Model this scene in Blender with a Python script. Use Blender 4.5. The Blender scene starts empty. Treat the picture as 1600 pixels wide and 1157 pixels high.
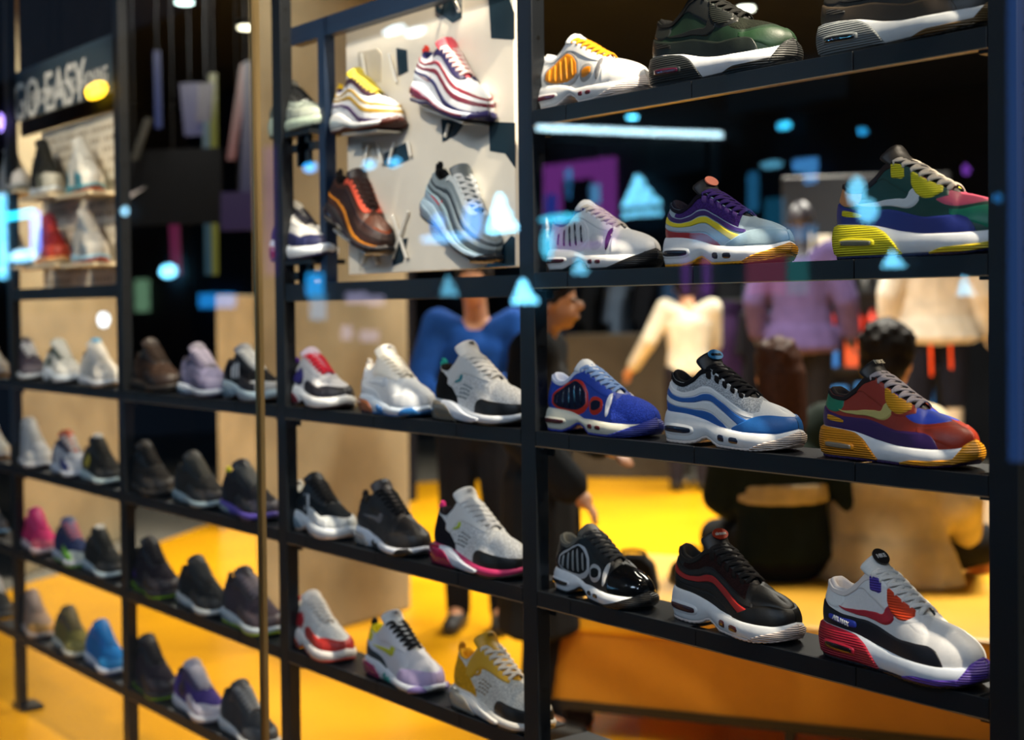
import bpy, bmesh, math, random
import numpy as np
from mathutils import Vector, Matrix
random.seed(7); rng = np.random.RandomState(7)
SC = bpy.context.scene
COL = SC.collection

# ---------------------------------------------------------------- camera
F = 2222.2; PX, PY = 800.0, 533.0
XC = np.array([1730., -33., -2222.2]); XC /= np.linalg.norm(XC)     # world X seen in (right, up, forward)
ZC = np.array([-.0103, 1., 0.]); ZC[2] = -(ZC[0]*-1730+33)/2222.2; ZC /= np.linalg.norm(ZC)
YC = np.cross(ZC, XC); YC = YC if YC[2] > 0 else -YC
CAM = np.array([0., 0., 1.45])
def ray(px, py):
    d = np.array([px-PX, PY-py, F]); return np.array([d@XC, d@YC, d@ZC])
def at(px, py, ax, v):
    d = ray(px, py); return CAM + d*(v-CAM[ax])/d[ax]
def atd(px, py, dep): return CAM + ray(px, py)*dep/F
YR = 1.731                                                         # front plane of the racks
YG = 1.45                                                          # the shop window
cd = bpy.data.cameras.new('camera'); cam = bpy.data.objects.new('camera', cd); COL.objects.link(cam)
right = Vector((XC[0], YC[0], ZC[0])); up = Vector((XC[1], YC[1], ZC[1])); fwd = Vector((XC[2], YC[2], ZC[2]))
m = Matrix((right, up, -fwd)).transposed().to_4x4(); m.translation = Vector(CAM); cam.matrix_world = m
cd.lens = 50; cd.sensor_width = 36; cd.shift_y = -45.5/1600; cd.clip_start = .05
cd.dof.use_dof = True; cd.dof.focus_distance = 2.3; cd.dof.aperture_fstop = 2.6
SC.camera = cam
SC.view_settings.view_transform = 'Standard'; SC.view_settings.look = 'None'
SC.view_settings.exposure = 0; SC.view_settings.gamma = 1; SC.view_settings.use_curve_mapping = False

# ---------------------------------------------------------------- world and lamps
w = bpy.data.worlds.new('night'); SC.world = w; w.use_nodes = True
w.node_tree.nodes['Background'].inputs[0].default_value = (.10, .17, .30, 1)
w.node_tree.nodes['Background'].inputs[1].default_value = .10
def lamp(kind, name, loc, tgt, energy, col, size=.1, angle=60, blend=.6, sy=None):
    l = bpy.data.lights.new(name, kind); l.energy = energy; l.color = col
    if kind == 'SPOT': l.spot_size = math.radians(angle); l.spot_blend = blend; l.shadow_soft_size = size
    elif kind == 'AREA':
        l.size = size
        if sy: l.shape = 'RECTANGLE'; l.size_y = sy
    o = bpy.data.objects.new(name, l); COL.objects.link(o); o.location = loc
    o.rotation_euler = (Vector(tgt)-Vector(loc)).to_track_quat('-Z', 'Y').to_euler()
    return o
WARM = (1, .84, .62); COOL = (.70, .84, 1)
for i, (x, e) in enumerate(((-1.45, 390), (-2.5, 370), (-3.55, 290), (-4.6, 270))):   # warm track spots just inside the window, raking along the racks
    lamp('SPOT', 'rack_spot', (x+1.45, 1.66, 3.1), (x-.1, 1.80, .95), e, WARM, .035, 50, .7)
for i, (x, e) in enumerate(((-1.6, 120), (-2.9, 120), (-4.2, 110))):                          # a second row deeper in
    lamp('SPOT', 'inner_spot', (x+.9, 2.7, 3.2), (x, 1.85, .9), e, WARM, .05, 56, .8)
lamp('SPOT', 'panel_fill_spot', (-1.5, -.2, 3.3), (-2.72, 1.83, 1.95), 280, WARM, .04, 27, .5)  # unseen, added outside the glass to brighten the white cut-out panel
lamp('SPOT', 'panel_fill_spot', (-3.6, -.2, 3.3), (-4.75, 1.85, 1.8), 270, WARM, .04, 24, .5)  # likewise added, brightens the dotted panel
for i, (x, e) in enumerate(((-.1, 110), (-1.6, 110), (-3.3, 100), (-5.0, 60))):                # unseen cool fill spots, added outside the glass for the shoe sides
    lamp('SPOT', 'cool_fill_spot', (x+.6, -1.6, 3.6), (x-1.2, 1.75, 1.1), e, COOL, .35, 75, .8)
lamp('SPOT', 'column_fill_spot', (-4.6, 2.6, 3.3), (-5.6, 3.4, 1.9), 120, (1, .92, .78), .1, 70, .9)  # unseen wash added to lift the dark upper column
for (x, y, e) in ((-7.2, 6.3, 130), (-5.4, 5.2, 130), (-7.4, 3.4, 130), (-3.3, 5.0, 150), (-7.6, 9.0, 110), (-5.6, 7.6, 110)):
    lamp('AREA', 'ceiling_panel_light', (x, y, 3.3), (x, y, 0), e, (1, .92, .76), .8).data.spread = math.radians(128)

# ---------------------------------------------------------------- materials
def lin(c):
    if isinstance(c, str): c = [int(c[i:i+2], 16)/255 for i in (0, 2, 4)]
    return tuple(((v/12.92) if v <= .04045 else ((v+.055)/1.055)**2.4) for v in c)+(1,)
MC = {}
def mat(c, kind='leather'):
    k = (c, kind)
    if k in MC: return MC[k]
    M = bpy.data.materials.new(kind+'_'+str(c)); M.use_nodes = True; nt = M.node_tree; N = nt.nodes; Lk = nt.links
    P = N['Principled BSDF']; P.inputs['Base Color'].default_value = lin(c)
    P.inputs['Roughness'].default_value = {'leather': .5, 'mesh': .85, 'rubber': .45, 'gloss': .12, 'lace': .8, 'foam': .55, 'air': .08,
        'metal': .35, 'cloth': .9, 'skin': .5, 'hair': .6, 'paint': .4, 'wall': .85, 'floor': .22, 'rib': .5}.get(kind, .5)
    if kind in ('cloth', 'wall', 'mesh', 'lace', 'hair'): P.inputs['Specular IOR Level'].default_value = .15
    if kind == 'metal': P.inputs['Metallic'].default_value = .8
    if kind == 'air': P.inputs['Transmission Weight'].default_value = .35; P.inputs['Coat Weight'].default_value = .8
    tc = N.new('ShaderNodeTexCoord')
    def noise(scale, col_amt, bump, detail=4, tex='ShaderNodeTexNoise', out=0):
        t = N.new(tex); t.inputs['Scale'].default_value = scale
        if tex == 'ShaderNodeTexNoise': t.inputs['Detail'].default_value = detail
        Lk.new(tc.outputs['Object'], t.inputs['Vector'])
        if col_amt:
            mp = N.new('ShaderNodeMapRange'); mp.inputs['From Min'].default_value = .3; mp.inputs['From Max'].default_value = .7
            mp.inputs['To Min'].default_value = 1-col_amt; mp.inputs['To Max'].default_value = 1+col_amt*.4
            Lk.new(t.outputs[out], mp.inputs['Value'])
            hx = N.new('ShaderNodeHueSaturation'); hx.inputs['Color'].default_value = lin(c)
            Lk.new(mp.outputs[0], hx.inputs['Value']); Lk.new(hx.outputs[0], P.inputs['Base Color'])
        if bump:
            b = N.new('ShaderNodeBump'); b.inputs['Strength'].default_value = bump; b.inputs['Distance'].default_value = .002
            Lk.new(t.outputs[out], b.inputs['Height']); Lk.new(b.outputs[0], P.inputs['Normal'])
    if kind == 'mesh': noise(380, .35, .5, tex='ShaderNodeTexVoronoi')
    elif kind == 'leather': noise(300, .05, .12)
    elif kind == 'lace': noise(600, .15, .3)
    elif kind == 'cloth': noise(14, .2, .25)
    elif kind == 'foam': noise(120, .04, .08)
    elif kind == 'hair': noise(60, .5, .6)
    elif kind == 'skin': noise(30, .08, .05)
    elif kind == 'paint': noise(9, .08, .02)
    elif kind == 'wall': noise(2.6, .35, .2, 8)
    elif kind == 'floor': noise(1.4, .16, .01, 6)
    elif kind == 'rib':
        t = N.new('ShaderNodeTexWave'); t.bands_direction = 'Z'; t.inputs['Scale'].default_value = 95
        Lk.new(tc.outputs['Object'], t.inputs['Vector'])
        b = N.new('ShaderNodeBump'); b.inputs['Strength'].default_value = .7; b.inputs['Distance'].default_value = .002
        Lk.new(t.outputs['Fac'], b.inputs['Height']); Lk.new(b.outputs[0], P.inputs['Normal'])
    MC[k] = M; return M
def emit(c, s):
    k = (c, 'e', s)
    if k in MC: return MC[k]
    M = bpy.data.materials.new('lit_'+str(c)); M.use_nodes = True; P = M.node_tree.nodes['Principled BSDF']
    P.inputs['Base Color'].default_value = (0, 0, 0, 1); P.inputs['Emission Color'].default_value = lin(c); P.inputs['Emission Strength'].default_value = s
    MC[k] = M; return M
def glass_mat():
    M = bpy.data.materials.new('window_glass'); M.use_nodes = True; nt = M.node_tree; N = nt.nodes
    N.remove(N['Principled BSDF']); o = N['Material Output']
    a = N.new('ShaderNodeBsdfTransparent'); a.inputs[0].default_value = (.97, .985, 1, 1)
    g = N.new('ShaderNodeBsdfGlossy'); g.inputs['Roughness'].default_value = 0; g.inputs[0].default_value = (.95, .98, 1, 1)
    f = N.new('ShaderNodeFresnel'); f.inputs[0].default_value = 1.5
    x = N.new('ShaderNodeMixShader'); ge = N.new('ShaderNodeNewGeometry'); iv = N.new('ShaderNodeMath'); iv.operation = 'SUBTRACT'; iv.inputs[0].default_value = 1
    mu = N.new('ShaderNodeMath'); mu.operation = 'MULTIPLY'; f2 = N.new('ShaderNodeMath'); f2.operation = 'MULTIPLY'; f2.inputs[1].default_value = 1.6
    nt.links.new(ge.outputs['Backfacing'], iv.inputs[1]); nt.links.new(iv.outputs[0], mu.inputs[0]); nt.links.new(f.outputs[0], f2.inputs[0]); nt.links.new(f2.outputs[0], mu.inputs[1])
    nt.links.new(mu.outputs[0], x.inputs[0]); nt.links.new(a.outputs[0], x.inputs[1]); nt.links.new(g.outputs[0], x.inputs[2])
    nt.links.new(x.outputs[0], o.inputs[0]); return M

# ---------------------------------------------------------------- object helpers
def tag(o, label=None, cat=None, group=None, kind=None):
    if label: o['label'] = label
    if cat: o['category'] = cat
    if group: o['group'] = group
    if kind: o['kind'] = kind
    return o
def empty(name, loc=(0, 0, 0), rot=(0, 0, 0)):
    o = bpy.data.objects.new(name, None); COL.objects.link(o); o.location = loc; o.rotation_euler = rot; o.empty_display_size = .05; return o
def link(name, V, Fs, material, parent=None, smooth=True):
    me = bpy.data.meshes.new(name); me.from_pydata([tuple(map(float, v)) for v in V], [], Fs)
    bm = bmesh.new(); bm.from_mesh(me); bmesh.ops.remove_doubles(bm, verts=bm.verts, dist=1e-5)
    bmesh.ops.recalc_face_normals(bm, faces=bm.faces); bm.to_mesh(me); bm.free()
    if smooth: me.polygons.foreach_set('use_smooth', [True]*len(me.polygons))
    me.materials.append(material); o = bpy.data.objects.new(name, me); COL.objects.link(o)
    if parent: o.parent = parent
    return o
class MB:
    def __init__(s): s.V = []; s.F = []
    def add(s, V, Fs):
        n = len(s.V); s.V += [tuple(v) for v in V]; s.F += [tuple(i+n for i in f) for f in Fs]; return s
    def box(s, a, b, M=None):
        x0, y0, z0 = a; x1, y1, z1 = b
        V = [Vector(v) for v in ((x0,y0,z0),(x1,y0,z0),(x1,y1,z0),(x0,y1,z0),(x0,y0,z1),(x1,y0,z1),(x1,y1,z1),(x0,y1,z1))]
        if M is not None: V = [M@v for v in V]
        return s.add(V, [(0,3,2,1),(4,5,6,7),(0,1,5,4),(1,2,6,5),(2,3,7,6),(3,0,4,7)])
    def tube(s, pts, r, n=8, flat=1., nrm=None, closed=False):
        P = [Vector(p) for p in pts]; k = len(P); base = len(s.V)
        rr = r if isinstance(r, (list, tuple)) else [r]*k; prev = None
        for i in range(k):
            if closed: t = P[(i+1)%k]-P[i-1]
            else: t = P[min(i+1, k-1)]-P[max(i-1, 0)]
            t = t.normalized() if t.length > 1e-9 else Vector((1, 0, 0))
            if nrm is not None: u = Vector(nrm)
            else: u = prev if prev is not None else (Vector((0,0,1)) if abs(t.z) < .9 else Vector((1,0,0)))
            u = u-t*u.dot(t); u = u.normalized() if u.length > 1e-6 else t.orthogonal().normalized()
            prev = u; v = t.cross(u)
            for j in range(n):
                a = 2*math.pi*j/n; s.V.append(tuple(P[i]+u*math.cos(a)*rr[i]*flat+v*math.sin(a)*rr[i]))
        for i in range(k if closed else k-1):
            i2 = (i+1) % k
            for j in range(n):
                j2 = (j+1) % n; s.F.append((base+i*n+j, base+i*n+j2, base+i2*n+j2, base+i2*n+j))
        if not closed:
            s.F.append(tuple(base+j for j in reversed(range(n)))); s.F.append(tuple(base+(k-1)*n+j for j in range(n)))
        return s
    def cyl(s, a, b, r, n=16): return s.tube([a, b], r, n)
    def ell(s, c, r, rot=None, nu=14, nv=9):
        V = []; Fs = []; c = Vector(c)
        for i in range(nv+1):
            th = math.pi*i/nv
            for j in range(nu):
                ph = 2*math.pi*j/nu; v = Vector((r[0]*math.sin(th)*math.cos(ph), r[1]*math.sin(th)*math.sin(ph), r[2]*math.cos(th)))
                if rot is not None: v = rot@v
                V.append(tuple(c+v))
        for i in range(nv):
            for j in range(nu): Fs.append((i*nu+j, (i+1)*nu+j, (i+1)*nu+(j+1)%nu, i*nu+(j+1)%nu))
        return s.add(V, Fs)
    def prism(s, poly, h0, h1, ax='z', M=None):
        n = len(poly); mk = {'z': lambda p, h: (p[0], p[1], h), 'y': lambda p, h: (p[0], h, p[1]), 'x': lambda p, h: (h, p[0], p[1])}[ax]
        V = [Vector(mk(p, h0)) for p in poly]+[Vector(mk(p, h1)) for p in poly]
        if M is not None: V = [M@v for v in V]
        return s.add(V, [tuple(range(n)), tuple(range(2*n-1, n-1, -1))]+[(i, (i+1)%n, n+(i+1)%n, n+i) for i in range(n)])
    def build(s, name, material, parent=None, bevel=0, smooth=False):
        o = link(name, s.V, s.F, material, parent, smooth)
        if bevel:
            b = o.modifiers.new('bevel', 'BEVEL'); b.width = bevel; b.segments = 2; b.limit_method = 'ANGLE'
        return o
def hermite(tab, t):
    """monotone cubic through rows (t, a, b, ...) evaluated at array t"""
    tab = np.array(tab, float); X = tab[:, 0]; t = np.clip(np.asarray(t, float), X[0], X[-1])
    idx = np.clip(np.searchsorted(X, t, side='right')-1, 0, len(X)-2); h = X[idx+1]-X[idx]; u = (t-X[idx])/h
    out = []
    for c in range(1, tab.shape[1]):
        Y = tab[:, c]; d = np.diff(Y)/np.diff(X); mm = np.zeros(len(X)); mm[0] = d[0]; mm[-1] = d[-1]
        for i in range(1, len(X)-1):
            if d[i-1]*d[i] > 0:
                w1 = 2*(X[i+1]-X[i])+(X[i]-X[i-1]); w2 = (X[i+1]-X[i])+2*(X[i]-X[i-1]); mm[i] = (w1+w2)/(w1/d[i-1]+w2/d[i])
        h00 = 2*u**3-3*u**2+1; h10 = u**3-2*u**2+u; h01 = -2*u**3+3*u**2; h11 = u**3-u**2
        out.append(h00*Y[idx]+h10*h*mm[idx]+h01*Y[idx+1]+h11*h*mm[idx+1])
    return out
TXT = {}
def text_mesh(s, bold=.0, extrude=.0):
    k = (s, bold, extrude)
    if k in TXT: return TXT[k]
    cu = bpy.data.curves.new('t', 'FONT'); cu.body = s; cu.align_x = 'CENTER'; cu.align_y = 'CENTER'; cu.size = 1; cu.offset = bold; cu.extrude = extrude
    o = bpy.data.objects.new('t', cu); COL.objects.link(o); bpy.context.view_layer.update()
    me = bpy.data.meshes.new_from_object(o.evaluated_get(bpy.context.evaluated_depsgraph_get()))
    bpy.data.objects.remove(o); TXT[k] = me; return me
def text(s, name, material, M, parent=None, bold=.0, extrude=.02):
    me = text_mesh(s, bold, extrude).copy(); me.transform(M); me.materials.clear(); me.materials.append(material)
    o = bpy.data.objects.new(name, me); COL.objects.link(o)
    if parent: o.parent = parent
    return o
def frame(o, x, y, sx, sy=None):
    x = Vector(x).normalized(); y = Vector(y); y = (y-x*y.dot(x)).normalized(); z = x.cross(y); sy = sy or sx
    return Matrix(((x.x*sx, y.x*sy, z.x*sx, o[0]), (x.y*sx, y.y*sy, z.y*sx, o[1]), (x.z*sx, y.z*sy, z.z*sx, o[2]), (0, 0, 0, 1)))

# ---------------------------------------------------------------- sneaker generator
PLAN = [(0,0,0),(.03,.004,.03),(.06,.015,.055),(.10,.045,.085),(.15,.095,.105),(.22,.18,.115),(.31,.29,.113),(.41,.41,.113),(.51,.52,.123),
        (.61,.63,.143),(.70,.73,.155),(.78,.815,.150),(.86,.895,.125),(.92,.95,.088),(.96,.98,.052),(1,.995,0)]
RIM = [(0,.03,0,.360),(.06,.04,.035,.360),(.10,.06,.052,.350),(.15,.10,.066,.330),(.22,.17,.074,.326),(.31,.26,.077,.372),(.39,.34,.079,.432),
       (.42,.375,.076,.436),(.50,.46,.070,.398),(.60,.56,.062,.340),(.68,.645,.052,.298),(.72,.685,.032,.282),(.745,.70,0,.276),
       (.82,.755,0,.264),(.88,.80,0,.252),(.94,.845,0,.236),(1,.875,0,.220)]
SOLES = {
 'am90': [(0,.05,.165),(.05,.022,.168),(.12,.014,.166),(.3,.014,.150),(.45,.014,.115),(.6,.014,.098),(.75,.016,.094),(.88,.028,.10),(1,.055,.125)],
 'am95': [(0,.055,.190),(.05,.025,.188),(.12,.014,.182),(.25,.014,.175),(.33,.028,.162),(.40,.056,.145),(.45,.035,.13),(.5,.014,.118),(.6,.012,.108),(.75,.014,.10),(.88,.028,.10),(1,.055,.125)],
 'tail': [(0,.05,.14),(.05,.022,.15),(.12,.014,.155),(.24,.014,.15),(.32,.04,.14),(.39,.072,.118),(.44,.05,.10),(.49,.014,.10),(.6,.012,.095),(.75,.014,.09),(.88,.028,.09),(1,.06,.115)],
 'am97': [(0,.06,.13),(.05,.03,.14),(.12,.018,.15),(.25,.02,.16),(.36,.038,.12),(.48,.02,.075),(.6,.014,.062),(.75,.018,.058),(.88,.03,.066),(1,.055,.09)],
 'bub': [(0,.03,.15),(.05,.018,.15),(.12,.014,.15),(.3,.014,.14),(.42,.014,.105),(.55,.014,.08),(.75,.016,.07),(.88,.03,.075),(1,.06,.095)],
 'run': [(0,.05,.13),(.05,.022,.13),(.12,.014,.125),(.3,.014,.11),(.5,.02,.085),(.75,.014,.075),(.88,.028,.08),(1,.055,.10)]}
class Shoe:
    def __init__(s, L=.295, sole='am90', hs=1.0, tongue=0., res=1., collar=0., bulge=.07):
        s.L = L; s.sole = SOLES[sole]; s.hs = hs; s.tg = tongue; s.res = res; s.bulge = bulge
        s.rim = [(t, x, y, z*hs+(collar*max(0, 1-t/.4) if t < .4 else 0)) for t, x, y, z in RIM]
    def plan(s, t):
        x, y = hermite(PLAN, t); e = 1e-3
        x1, y1 = hermite(PLAN, np.clip(t+e, 0, 1)); x0, y0 = hermite(PLAN, np.clip(t-e, 0, 1))
        tx, ty = x1-x0, y1-y0; n = np.hypot(tx, ty)+1e-12; nx, ny = -ty/n, tx/n
        en = (t < 1e-6); nx = np.where(en, -1, nx); ny = np.where(en, 0, ny)
        en = (t > 1-1e-6); nx = np.where(en, 1, nx); ny = np.where(en, 0, ny)
        return x, y, nx, ny
    def U(s, t, b):
        t, b = np.broadcast_arrays(np.asarray(t, float), np.asarray(b, float)); tf = t.ravel(); b = b.ravel()
        x, y, nx, ny = s.plan(tf); zb, zt = hermite(s.sole, tf); rx, ry, rz = hermite(s.rim, tf)
        P = np.stack([x-nx*.006, y-ny*.006, zt-.008], 1); R = np.stack([rx, ry, rz], 1); dz = (R[:, 2]-P[:, 2])[:, None]
        nrm = np.stack([nx, ny, 0*nx], 1); g = hermite([(0, .0), (.3, .05), (.42, .25), (.6, .55), (.75, .8), (.9, 1), (1, 1)], tf)[0][:, None]
        blg = hermite([(0, .9), (.15, .6), (.3, .05), (.5, .0), (.7, .2), (1, .5)], tf)[0][:, None]
        upv = np.array([0, 0, 1.])
        C1 = P+upv*dz*(.38+.27*g)+nrm*s.bulge*blg*.35
        hv = (P-R)*np.array([1, 1, 0]); C2 = R+hv*(.10+.42*g)-upv*dz*(.38*(1-g))+nrm*.012*(1-g)-upv*(np.maximum(hv[:, :1], 0)*(.10+.42*g)*np.clip(g*1.3, 0, 1)*.30)
        B = b[:, None]; Q = P*(1-B)**3+3*C1*B*(1-B)**2+3*C2*B**2*(1-B)+R*B**3
        return Q.reshape(t.shape+(3,))
    def S(s, t, b):
        t, b = np.broadcast_arrays(np.asarray(t, float), np.asarray(b, float)); sh = t.shape; tf = t.ravel(); b = b.ravel()
        x, y, nx, ny = s.plan(tf); zb, zt = hermite(s.sole, tf)
        off = .004+.016*np.sin(np.pi*np.clip(b*.95+.02, 0, 1))*(.5+.5*np.clip((zt-zb)/.1, 0, 1)) - .004*(b > .999)
        return np.stack([x+nx*off, y+ny*off, zb+(zt-zb)*b], 1).reshape(sh+(3,))
    def grid(s, fn, T, Bf, lift=None):
        """T: (n,), Bf: (n, m) -> V (both sides), F"""
        n, mm = Bf.shape; TT = np.repeat(T[:, None], mm, 1); Q = fn(TT, Bf)
        if lift is not None:
            e = 2e-3; du = fn(np.clip(TT+e, 0, 1), Bf)-fn(np.clip(TT-e, 0, 1), Bf); dv = fn(TT, np.clip(Bf+e, -.2, 1.2))-fn(TT, np.clip(Bf-e, -.2, 1.2))
            N = np.cross(dv, du); N /= (np.linalg.norm(N, axis=2, keepdims=True)+1e-12)
            if N[n//2, mm//2, 1]+N[n//2, mm//2, 2]*.5+abs(N[n//2, mm//2, 0])*0 < 0: N = -N
            Q = Q+N*lift[..., None]
        Q = Q.copy(); V = []; Fs = []
        for sg in (1, -1):
            base = len(V); W = Q.reshape(-1, 3)*np.array([1, sg, 1])
            V += [((a[0]-.5)*s.L, a[1]*s.L, a[2]*s.L) for a in W]
            for i in range(n-1):
                for j in range(mm-1):
                    q = (base+i*mm+j, base+(i+1)*mm+j, base+(i+1)*mm+j+1, base+i*mm+j+1); Fs.append(q if sg > 0 else q[::-1])
        return V, Fs, Q
    def patch(s, rows, name, material, par, on='U', lift=.004, side=0, nb=None):
        rows = sorted(rows); t0, t1 = rows[0][0], rows[-1][0]; n = max(10, int((t1-t0)*110*s.res)); mm = nb or max(5, int(12*s.res))
        T = np.linspace(t0, t1, n); b0, b1 = hermite(rows, T); K = np.linspace(0, 1, mm)
        B = b0[:, None]+(np.maximum(b1, b0+1e-4)-b0)[:, None]*K[None]
        lf = np.full((n, mm), lift); lf[:, 0] = -.001; lf[:, -1] = np.where((B[:, -1] > .99) & (T > .74) & (on == 'U'), lift, -.001)
        if t0 > .01: lf[0] = -.001
        if t1 < .99: lf[-1] = -.001
        V, Fs, Q = s.grid(s.U if on == 'U' else s.S, T, B, lf)
        if side: h = len(V)//2; hf = len(Fs)//2; V, Fs = (V[h:], [tuple(i-h for i in f) for f in Fs[hf:]]) if side < 0 else (V[:h], Fs[:hf])
        return link(name, V, Fs, material, par)
    def pill(s, tc, bc, ht, hb, name, material, par, on='S', lift=.004, slant=0., pw=3.2):
        rows = []
        for k in range(13):
            a = -1+2*k/12; a = math.copysign(abs(a)**.6, a); h = max(0, 1-abs(a)**pw)**(1/pw)*hb
            rows.append((tc+a*ht, bc+slant*a-h, bc+slant*a+h))
        return s.patch(rows, name, material, par, on, lift, nb=6)
    def body(s, c, par):
        n = int(90*s.res)+12; T = np.concatenate([np.linspace(0, .1, 12, endpoint=False), np.linspace(.1, .9, n, endpoint=False), np.linspace(.9, 1, 12)])
        V, Fs, Q = s.grid(s.U, T, np.repeat(np.linspace(0, 1, int(14*s.res)+6)[None], len(T), 0))
        link('upper', V, Fs, mat(*c['upper']), par)
        # sole: walls, top and bottom
        def sole(T, K, fn, name, material):
            B = np.repeat(K[None], len(T), 0); V, Fs, Q = s.grid(fn, T, B); n, mm = B.shape; h = n*mm
            for i in range(n-1):
                Fs.append((i*mm, (i+1)*mm, h+(i+1)*mm, h+i*mm)); Fs.append((i*mm+mm-1, h+i*mm+mm-1, h+(i+1)*mm+mm-1, (i+1)*mm+mm-1))
            return link(name, V, Fs, material, par)
        sole(T, np.linspace(0, 1, int(8*s.res)+4), s.S, 'midsole', mat(*c['mid']))
        n2 = int(150*s.res)+20; T2 = np.linspace(0, 1, n2)
        def O(t, b):
            x, y, nx, ny = s.plan(t.ravel()); zb, zt = hermite(s.sole, t.ravel()); lug = (np.sin(t.ravel()*190) > .2)*.004
            z0 = zb-.014+lug; z = z0+(zb+.004-z0)*b.ravel(); o = .005+.003*np.sin(b.ravel()*3.14)
            return np.stack([x+nx*o, y+ny*o, np.maximum(z, 0)], 1).reshape(t.shape+(3,))
        sole(T2, np.linspace(0, 1, 4), O, 'outsole', mat(*c['out']))
        # collar lining
        TL = np.linspace(0, .43, int(30*s.res)+10); rx, ry, rz = hermite(s.rim, TL); V = []; Fs = []
        prof = [(0, -.012), (.004, .002), (.014, .010), (.028, .006), (.036, -.012), (.038, -.05), (.03, -.15)]
        k = len(prof)
        for sg in (1, -1):
            for i in range(len(TL)):
                d = np.array([.2-rx[i], -ry[i]]); d = d/(np.hypot(*d)+1e-9); wx = 1 if TL[i] < .2 else max(0, 1-(TL[i]-.2)/.1); d[0] *= wx; d = d/(np.hypot(*d)+1e-9)
                for (o, z) in prof:
                    o = min(o, ry[i]*.9) if TL[i] > .1 else o
                    V.append(((rx[i]+d[0]*o-.5)*s.L, (ry[i]+d[1]*o)*s.L*sg, max(rz[i]+z, .14)*s.L))
        h = len(TL)*k
        for sg in range(2):
            for i in range(len(TL)-1):
                for j in range(k-1): a = sg*h+i*k+j; Fs.append((a, a+1, a+k+1, a+k))
        for i in range(len(TL)-1): a = i*k+k-1; Fs.append((a, a+k, h+a+k, h+a))
        link('lining', V, Fs, mat(*c['lining']), par)
        # tongue
        tg = s.tg; hs = s.hs
        s.tc = [(0,.70,.264),(.2,.6,.330),(.4,.5,.388),(.55,.42,.430),(.68,.375,.455),(.8,.346,.474+tg*.4),(.92,.326,.492+tg*.8),(1,.318,.498+tg)]
        K = np.linspace(0, 1, int(16*s.res)+8); tx, tz = hermite(s.tc, K); tz = tz*hs
        wd, th = hermite([(0,.03,.008),(.2,.060,.010),(.55,.078,.014),(.7,.092,.020),(.86,.096,.032),(.94,.080,.032),(.98,.060,.026),(1,.030,.008)], K)
        V = []; Fs = []; m2 = 18
        for i in range(len(K)):
            a, b = max(i-1, 0), min(i+1, len(K)-1); tt = np.array([tx[b]-tx[a], tz[b]-tz[a]]); tt /= np.hypot(*tt); nn = np.array([-tt[1], tt[0]]); nn = nn if nn[0] > 0 else -nn
            for j in range(m2):
                A = 2*math.pi*j/m2; yy = wd[i]*math.copysign(abs(math.cos(A))**.8, math.cos(A)); o = th[i]*math.sin(A)-.42*yy*yy/wd[i]
                V.append(((tx[i]+nn[0]*o-.5)*s.L, yy*s.L, (tz[i]+nn[1]*o)*s.L))
        for i in range(len(K)-1):
            for j in range(m2): Fs.append((i*m2+j, i*m2+(j+1)%m2, (i+1)*m2+(j+1)%m2, (i+1)*m2+j))
        Fs.append(tuple(range(m2))); Fs.append(tuple((len(K)-1)*m2+j for j in range(m2)))
        s.tongue = link('tongue', V, Fs, mat(*c['tongue']), par)
    def tpt(s, u, off=.0, y=0.):
        e = .01; tx, tz = hermite(s.tc, [u]); a = hermite(s.tc, [min(u+e, 1)]); b = hermite(s.tc, [max(u-e, 0)])
        tt = Vector((a[0][0]-b[0][0], 0, (a[1][0]-b[1][0])*s.hs)).normalized(); nn = Vector((tt.z, 0, -tt.x))
        if nn.x < 0: nn = -nn
        return Vector(((tx[0]-.5)*s.L, y, tz[0]*s.hs*s.L))+nn*off, tt, nn
    def label(s, c, par):
        p, tt, nn = s.tpt(.84, .0108*s.L/.295); r = .0135*s.L/.295
        if c.get('badge'):
            mb = MB(); M = frame(p-nn*.0015, (0, 1, 0), tt, 1); kx, ky = c.get('bsize', (1.25, .75))
            mb.prism([(r*kx*math.cos(a*math.pi/12), r*ky*math.sin(a*math.pi/12)) for a in range(24)], -.001, .0012, 'z', M)
            par = s.tongue; bdg = mb.build('tongue_badge', mat(c['badge'], 'rubber'), par)
        if c.get('word'):
            text(c['word'], 'tongue_lettering', mat(c['wcol'], 'rubber'), frame(p+nn*.0003, (0, 1, 0), tt, c.get('wsize', .0095)), s.tongue, .02, .05)
    def laces(s, c, par, n=6, bow=True):
        mb = MB(); L = s.L; ts = np.linspace(.695, .42, n); r = c.get('lr', .0034)*L/.295
        def pt(t, sg, b=.965, o=.006):
            q = s.U(t, b).reshape(3); q2 = s.U(t, .90).reshape(3); dirv = (q-q2); nrm = np.array([.35, (q[1] > 0)*.5, .8]); q = q+nrm*o
            return Vector(((q[0]-.5)*L, q[1]*L*sg, q[2]*L))
        for i in range(n):
            for sg in (1, -1):
                j = min(i+1, n-1) if sg*(1 if i % 2 == 0 else -1) != 0 else i
                a = pt(ts[i], sg); a0 = pt(ts[i], sg, .93, .0005); b = pt(ts[j], -sg); b0 = pt(ts[j], -sg, .93, .0005)
                md = (a+b)/2; h = .004+.0015*(sg > 0)+(.002 if i == n-1 else 0); md = md+Vector((.004, 0, h))
                P = [a0, a, a.lerp(md, .5)+Vector((.001, 0, .0022)), md, b.lerp(md, .5)+Vector((.001, 0, .0022)), b, b0]
                tab = [(k/6,)+tuple(p) for k, p in enumerate(P)]; u = np.linspace(0, 1, 17); X, Y, Z = hermite(tab, u)
                mb.tube(list(zip(X, Y, Z)), r*1.15, 8, .42, (.5, 0, .87))
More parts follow.
